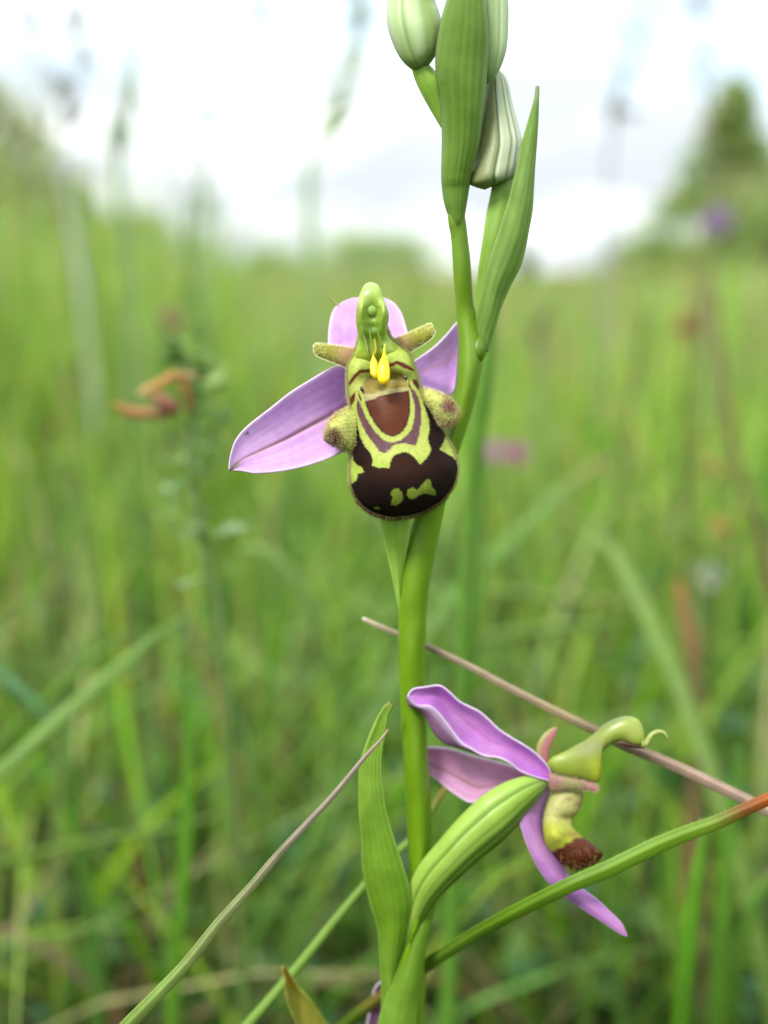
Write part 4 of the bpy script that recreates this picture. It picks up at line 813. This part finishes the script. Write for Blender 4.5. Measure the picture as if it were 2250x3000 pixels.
BG = [
 # pts, depth, width px, colours, label
 ([1445,860, 1438,960, 1425,1080, 1408,1200, 1390,1330, 1378,1480, 1370,1640], [.16, .165], [10, 44, 52, 54, 50, 46], [[146, 192, 88], [130, 184, 66], [128, 182, 70]], 'vivid green upright blade right behind the bend of the orchid stem'),
 ([1366,1330, 1392,1430, 1398,1560, 1396,1720, 1382,1860, 1362,2010, 1350,2200], [.19], [14, 44, 52, 56, 58, 56], [[150, 188, 92], [128, 178, 70], [118, 170, 64]], 'broad bright blade standing close behind the lower half of the orchid stem'),
 ([1800,1345, 1740,1372, 1640,1450, 1540,1545, 1440,1640, 1340,1740], [.30, .27], [10, 34, 44, 46, 44], [[190, 140, 80], [146, 184, 92], [130, 176, 80], [124, 170, 72]], 'pale blade with tan tip rising from the stem towards the pink clover heads'),
 ([1740,1560, 1790,1610, 1840,1690, 1890,1790, 1940,1900, 1990,2010, 2060,2200], [.26, .22], [12, 44, 50, 50, 50], [[150, 180, 96], [146, 182, 84], [132, 168, 70]], 'arching blade that bends over and falls steeply above the dry stalk'),
 ([1880,1770, 1740,1760, 1560,1748, 1400,1736, 1240,1760], [.29], [10, 26, 32, 32, 28], [[160, 160, 90], [150, 182, 84], [130, 170, 70]], 'nearly level yellowish blade, upper of two lying across behind the stem'),
 ([1900,1812, 1720,1830, 1560,1850, 1420,1872, 1250,1930], [.27], [10, 28, 34, 34], [[140, 172, 80], [134, 172, 74], [120, 160, 60]], 'nearly level green blade, lower of two lying across behind the stem'),
 ([1985,1700, 2000,1760, 2015,1840, 2030,1930, 2040,2020, 2050,2200], [.24], [20, 40, 44, 40, 36], [[208, 156, 100], [192, 146, 100], [160, 136, 96], [130, 140, 80]], 'upright blade with dried orange tip under the white fluffy head'),
 ([2205,1500, 2222,1560, 2240,1640, 2262,1730, 2300,1860], [.2], [10, 16, 20, 24], [[130, 96, 84], [128, 72, 76], [120, 66, 70]], 'dark reddish purple stalk leaning out at the picture edge'),
 ([2095,860, 2100,980, 2120,1120, 2140,1260, 2165,1380, 2190,1450, 2230,1600], [.33], [20, 24, 26, 26], [[164, 140, 96], [158, 136, 96], [140, 140, 80]], 'thin brownish stalk in front of the rounded bush foot'),
 ([600,1780, 480,1850, 380,1930, 280,2020, 150,2130, 30,2240, -80,2330], [.19, .17], [8, 30, 42, 48, 50, 50], [[130, 172, 80], [136, 180, 76], [128, 172, 66]], 'long straight pale blade slanting down to the picture edge, lower of two'),
 ([420,1830, 340,1880, 250,1950, 130,2060, 0,2180, -100,2280], [.21], [8, 30, 36, 40], [[120, 168, 70], [124, 172, 60], [112, 158, 54]], 'green blade parallel to and above the long straight pale blade'),
 ([140,2110, 100,2062, 40,2010, -30,1960, -120,1930], [.2], [24, 36, 40], [[110, 166, 96], [118, 172, 110], [104, 150, 90]], 'bluish green blade tip drooping under the slanting pair'),
 ([820,2320, 700,2370, 560,2415, 420,2440, 260,2470, 120,2500, 0,2530, -120,2570], [.21], [6, 18, 22, 24, 26, 28], [[120, 150, 60], [130, 168, 60], [116, 156, 50]], 'thin arched blade crossing the dark gap low in the meadow'),
 ([620,1790, 650,1920, 690,2070, 735,2240, 780,2420, 830,2640, 890,2860, 930,3020], [.2], [8, 18, 22, 24, 26], [[112, 150, 80], [118, 160, 76], [112, 156, 60]], 'slim straight stalk leaning back beside the purple-tipped blade'),
 ([560,1980, 552,2120, 548,2300, 545,2480, 530,2660, 512,2840, 500,3020], [.18], [10, 34, 40, 40, 44], [[110, 170, 50], [112, 172, 44], [106, 160, 44]], 'bright upright blade behind the lower end of the purple-tipped blade'),
 ([250,1880, 225,2030, 200,2180, 215,2330, 240,2500, 262,2660, 280,2850, 290,3020], [.23], [10, 30, 36, 38], [[120, 170, 80], [104, 156, 60], [96, 146, 60]], 'soft green upright blade crossing the long slanting pair'),
 ([700,1610, 760,1612, 830,1650, 880,1725, 930,1830, 965,1960], [.22], [20, 34, 36, 34, 30], [[150, 188, 96], [150, 190, 94], [134, 176, 76]], 'pale arching blade bending over below the long pink sepal'),
 ([1000,2120, 985,2250, 930,2420, 850,2560, 760,2720, 700,2880, 690,3020], [.25], [8, 30, 34, 36], [[110, 160, 60], [112, 160, 70], [100, 148, 56]], 'blade curving down behind the purple-tipped blade towards the soil'),
 ([2065,2420, 2040,2560, 2020,2720, 2005,2860, 1990,3020], [.15], [10, 38, 46, 50, 52], [[120, 176, 50], [112, 176, 38], [106, 166, 36]], 'bright green upright blade in the lower corner, nearest the tiny yellow flower'),
 ([2160,2180, 2150,2320, 2130,2480, 2120,2640, 2110,2800, 2095,3020], [.17], [10, 34, 42, 46, 50], [[110, 166, 60], [116, 172, 50], [104, 156, 46]], 'tall upright blade crossing behind the red-tipped blade'),
 ([2330,2520, 2270,2560, 2215,2630, 2180,2740, 2150,2860, 2130,3020], [.18], [14, 34, 42, 46], [[128, 172, 70], [118, 168, 56], [108, 156, 50]], 'blade arching out of the picture in the lower corner'),
 ([1800,2480, 1795,2620, 1800,2780, 1815,2920, 1830,3020], [.22], [8, 22, 26, 28], [[104, 150, 60], [100, 148, 60], [96, 140, 54]], 'dull green upright blade behind the tip of the hanging pink sepal'),
 ([1330,2560, 1420,2600, 1530,2680, 1600,2740, 1680,2860, 1720,3000], [.24], [10, 30, 36, 36], [[128, 140, 80], [126, 150, 80], [110, 140, 60]], 'olive blade arching over beneath the red-tipped blade'),
 ([760,1030, 740,1180, 742,1360, 760,1540, 770,1700], [.34], [14, 30, 38, 38], [[140, 180, 70], [132, 176, 66], [124, 170, 60]], 'soft green upright blade behind the long pink sepal'),
 ([905,1100, 880,1250, 850,1420, 848,1600, 850,1800], [.38], [14, 30, 36, 36], [[134, 176, 80], [126, 170, 70], [118, 162, 60]], 'faint green upright blade behind the hairy side lobe'),
 ([255,560, 280,700, 300,860, 310,1040, 300,1240], [.40], [14, 30, 36, 40], [[150, 184, 84], [142, 180, 74], [130, 170, 60]], 'tall blurred blade reaching the skyline beside the withered plant'),
 ([560,560, 550,680, 560,820, 590,980, 600,1150], [.44], [14, 30, 36, 40], [[150, 180, 92], [142, 178, 84], [128, 168, 60]], 'tall blurred blade reaching the skyline above the withered plant'),
 ([1890,900, 1870,1040, 1840,1180, 1830,1340, 1800,1500], [.38], [14, 26, 34, 36], [[160, 150, 90], [152, 166, 84], [134, 168, 66]], 'tall yellowish blade between the two pink clover heads and the rounded bush'),
]
for pts, d, wpx, cols, lab in BG:
    pblade(pts, d, wpx, cols, lab, K=1.25, n=36, m=5, face=[RNG.normal(0, .25), -1, .3])

# tall seeding grass stalks against the sky
def seed_stalk(pts, d, r, label, spk, col=[150, 168, 110], seed=0, sl=.006, grp='tall seeding grass stalks against the sky'):
    g = np.random.default_rng(seed); pts = np.array(pts, float).reshape(-1, 2); d_ = vals(d, len(pts)); P = ground_ext(pts, d_)
    root = empty('seeding_grass', P[-1]); tag(root, label, 'grass stalk', grp)
    r *= 1.7; sl *= 1.5
    tube('stem', P, [r * .5, r, r * 1.2, r * 1.5], alb(col, 1.5), M_GRASS, root, n=60, m=6)
    Q = smooth(P, 200); Tn = np.gradient(Q, axis=0); Tn /= np.linalg.norm(Tn, axis=1)[:, None]
    sp0 = None
    for i in range(spk):
        k = int(g.uniform(0, 1) ** 1.2 * 85); base = Q[k]; dr = -Tn[k] * .9 + g.normal(0, .45, 3); dr /= np.linalg.norm(dr)
        U = np.cross(dr, g.normal(0, 1, 3)); U /= np.linalg.norm(U); Vv = np.cross(dr, U); l_ = sl * g.uniform(.7, 1.3)
        rows = []
        for f, rr_ in ((0, .05), (.25, .16), (.6, .15), (1, .02)):
            for j in range(5):
                a = j * 2 * math.pi / 5; rows.append(base + dr * l_ * f + (U * math.cos(a) + Vv * math.sin(a)) * rr_ * l_)
        mesh_obj('spikelet', np.array(rows), grid_faces(4, 5, True), alb(np.array(col) * g.uniform(.8, 1.1), 1.4), M_GRASS, root, .6)
SK = [
 ([1068,-160, 1056,0, 1036,110, 1005,250, 940,390, 906,530, 908,650, 915,820], .60, .0014, 'tall bent stalk with green spikelets hanging against the sky beside the top bud', 9, [156, 184, 116], .018),
 ([360,-160, 372,0, 388,150, 374,330, 345,460, 350,600, 365,780], .62, .0016, 'tall stalk with a drooping green leafy joint above the hedge', 7, [140, 172, 110], .015),
 ([2040,-180, 2062,0, 2070,130, 2066,280, 2080,430, 2090,640, 2085,900, 2080,1200], .75, .0008, 'tall straight stalk crossing in front of the pointed young tree', 12, [170, 160, 136], .011),
 ([1960,-150, 1900,0, 1860,160, 1815,280, 1790,420, 1780,600, 1770,850], .8, .0008, 'slender pale stalk arching over the open sky beside the outer bract', 10, [150, 164, 160], .012),
 ([70,-60, 80,120, 110,260, 150,420, 190,560, 230,760], .8, .0010, 'greyish seed head leaning over the tallest hedge bush', 16, [206, 208, 204], .010),
 ([210,-60, 230,100, 220,240, 200,330, 190,520, 230,800], .6, .0006, 'greyish seed head between the hedge and the drooping leafy stalk', 16, [206, 210, 206], .011),
 ([620,330, 600,420, 590,560, 600,740, 620,900], .8, .0010, 'short seeding stalk ending just above the skyline near the hedge end', 8, [160, 184, 130], .012),
 ([770,60, 740,200, 640,300, 590,480, 600,700, 590,900], .9, .0009, 'faint pale stalk nodding over the middle of the sky', 12, [168, 178, 170], .014),
 ([1540,700, 1560,820, 1580,1000, 1590,1200], .6, .0006, 'low seeding stalk over the gap of pale sky', 6, [150, 168, 110], .01),
]
for i, (pts, d, r, lab, k, col, sl) in enumerate(SK): seed_stalk(pts, d, r, lab, k, col, 50 + i, sl)

# withered plant with orange dried flowers
ZW = lambda *f: tr(300, 950, 2.602, f)
def small_plant(name, stem_px, d, rad, label, cat, leaves, leafc, seed, leafl=.007, stemc=[128, 110, 76], k=None):
    g = np.random.default_rng(seed); st = np.array(stem_px, float).reshape(-1, 2); dd = vals(d, len(st)); P = ground_ext(st, dd)
    root = empty(name, P[-1]); tag(root, label, cat)
    tube('stem', P, [rad * .6, rad, rad * 1.2, rad * 1.2], alb(stemc, .8), M_STEM, root, n=60, m=8)
    lv = np.array(leaves, float).reshape(-1, 3)
    for (a, b_, s_) in lv:
        for q in range(int(s_)):
            c = W(a + g.normal(0, 16), b_ + g.normal(0, 16), dd.mean() + g.normal(0, .0015)); D, U = rand_frames(1, g, .2); l_ = np.array([leafl * g.uniform(.7, 1.3)])
            V, F, C = leaf_cloud(c[None], D, U, l_, l_ * .5, alb(np.array(leafc)[g.integers(0, len(leafc))], 1.65)[None])
            mesh_obj('leaf', V, F, C, M_LEAF, root)
    return root
wp = small_plant('withered_plant', [510,1035, 545,1080, 565,1180, 560,1280, 562,1400, 580,1500, 605,1640, 640,1780, 650,1900], .185, .0007, 'small leafy plant with dried orange flowers, blurred behind the long pink sepal', 'plant',
    [510,1030,12, 495,1045,8, 550,1035,12, 590,1075,12, 610,1120,12, 570,1165,12, 600,1200,12, 630,1250,8, 595,1290,8, 560,1330,8, 630,1330,6, 600,1400,8, 540,1440,6, 505,1480,5, 560,1520,6, 600,1560,5, 640,1530,2, 560,1590,2, 640,1660,3, 600,1720,2],
    [[120, 154, 84], [136, 170, 76], [150, 176, 130], [108, 140, 80], [160, 184, 110]], 71, .0040, [122, 150, 74])
def petal_strip(pts, d, wpx, cols, parent, name='dried_petal', bend=.5):
    pts = np.array(pts, float).reshape(-1, 2); dd = vals(d, len(pts)); return blade_w(name, W(pts[:, 0], pts[:, 1], dd), pxw(vals(wpx, len(pts)), dd), [alb(c, 1.35) for c in cols], M_PETAL, None, fold=bend, n=24, m=7, striped=.15, parent=parent)
petal_strip([405,1158, 430,1142, 465,1128, 500,1104, 531,1100, 577,1104], [.160, .162, .165], [10, 26, 26, 28, 24, 10], [[226, 194, 130], [226, 184, 112], [214, 160, 92], [214, 164, 104], [226, 200, 156]], wp)
petal_strip([328,1184, 350,1194, 377,1206, 435,1212, 480,1208, 520,1190], [.158, .160, .165], [8, 22, 32, 34, 34, 20], [[218, 172, 100], [224, 172, 108], [212, 160, 104], [192, 146, 112], [160, 140, 100]], wp)
petal_strip([440,1160, 470,1172, 500,1190, 525,1205], [.161, .163], [20, 44, 44, 20], [[206, 160, 120], [190, 130, 110], [150, 106, 80]], wp)
petal_strip([530,1110, 545,1140, 555,1180, 560,1220], [.164], [16, 26, 30, 20], [[190, 120, 50], [140, 110, 60], [110, 110, 50]], wp)

# small far flowers
def flower_head(name, px, py, d, rpx, col, label, cat, seed, k=34, group=None, spread=1.0, stemc=[120, 156, 70]):
    g = np.random.default_rng(seed); c = W(px, py, d); R = rpx / F_PX * d; basep = c.copy(); basep[2] = 0; basep[0] += g.normal(0, .01)
    root = empty(name, basep); tag(root, label, cat, group)
    tube('stem', np.array([c, (c + basep) / 2 + g.normal(0, .004, 3) * [1, 1, 0], basep]), [R * .1, R * .12], alb(stemc, .8), M_GRASS, root, n=24, m=6)
    for i in range(k):
        D = g.normal(0, 1, 3); D[2] = D[2] * .8 + .25; D /= np.linalg.norm(D); U = np.cross(D, g.normal(0, 1, 3)); U /= np.linalg.norm(U)
        V, F, C = leaf_cloud((c + D * R * .15)[None], D[None], U[None], np.array([R * .95]), np.array([R * .42]), alb(np.array(col) * g.uniform(.85, 1.1), 1.6)[None])
        mesh_obj('petal', V, F, C, M_PETAL, root)
flower_head('pink_clover', 1502, 1338, .42, 46, [206, 120, 180], 'deeper pink flower head, brighter of the close pair beside the stem', 'flower', 81)
flower_head('pink_clover', 1438, 1322, .46, 38, [200, 150, 186], 'paler pink flower head, nearer the stem of the close pair', 'flower', 82)
flower_head('purple_flower', 2098, 655, .55, 50, [172, 136, 190], 'faint mauve flower head blurred in front of the rounded bush', 'flower', 83)
flower_head('pink_flower', 500, 940, .50, 38, [196, 150, 140], 'small dull pink flower head above the withered plant', 'flower', 84)
flower_head('fluffy_seed_head', 2082, 1690, .36, 42, [190, 200, 176], 'round white fluffy seed head above the dried orange blade tip', 'seed head', 85, k=60)
flower_head('yellow_flower', 2030, 2636, .24, 26, [226, 206, 30], 'tiny yellow flower low in the grass by the upright bright blades', 'flower', 86, k=14)
flower_head('brown_flower_head', 2010, 960, .50, 44, [176, 120, 100], 'reddish brown dried flower head beside the thin brownish stalk', 'flower', 87, k=24)
for i, (px, py, dd, rr_, col, lab) in enumerate([(2090, 1370, .33, 30, [190, 154, 96], 'rusty dock seed cluster, upper one on the brownish stalk side'), (2105, 1545, .31, 34, [190, 150, 90], 'rusty dock seed cluster above the white fluffy head')]):
    flower_head('dock_seed_cluster', px, py, dd, rr_, col, lab, 'seed head', 90 + i, k=22)
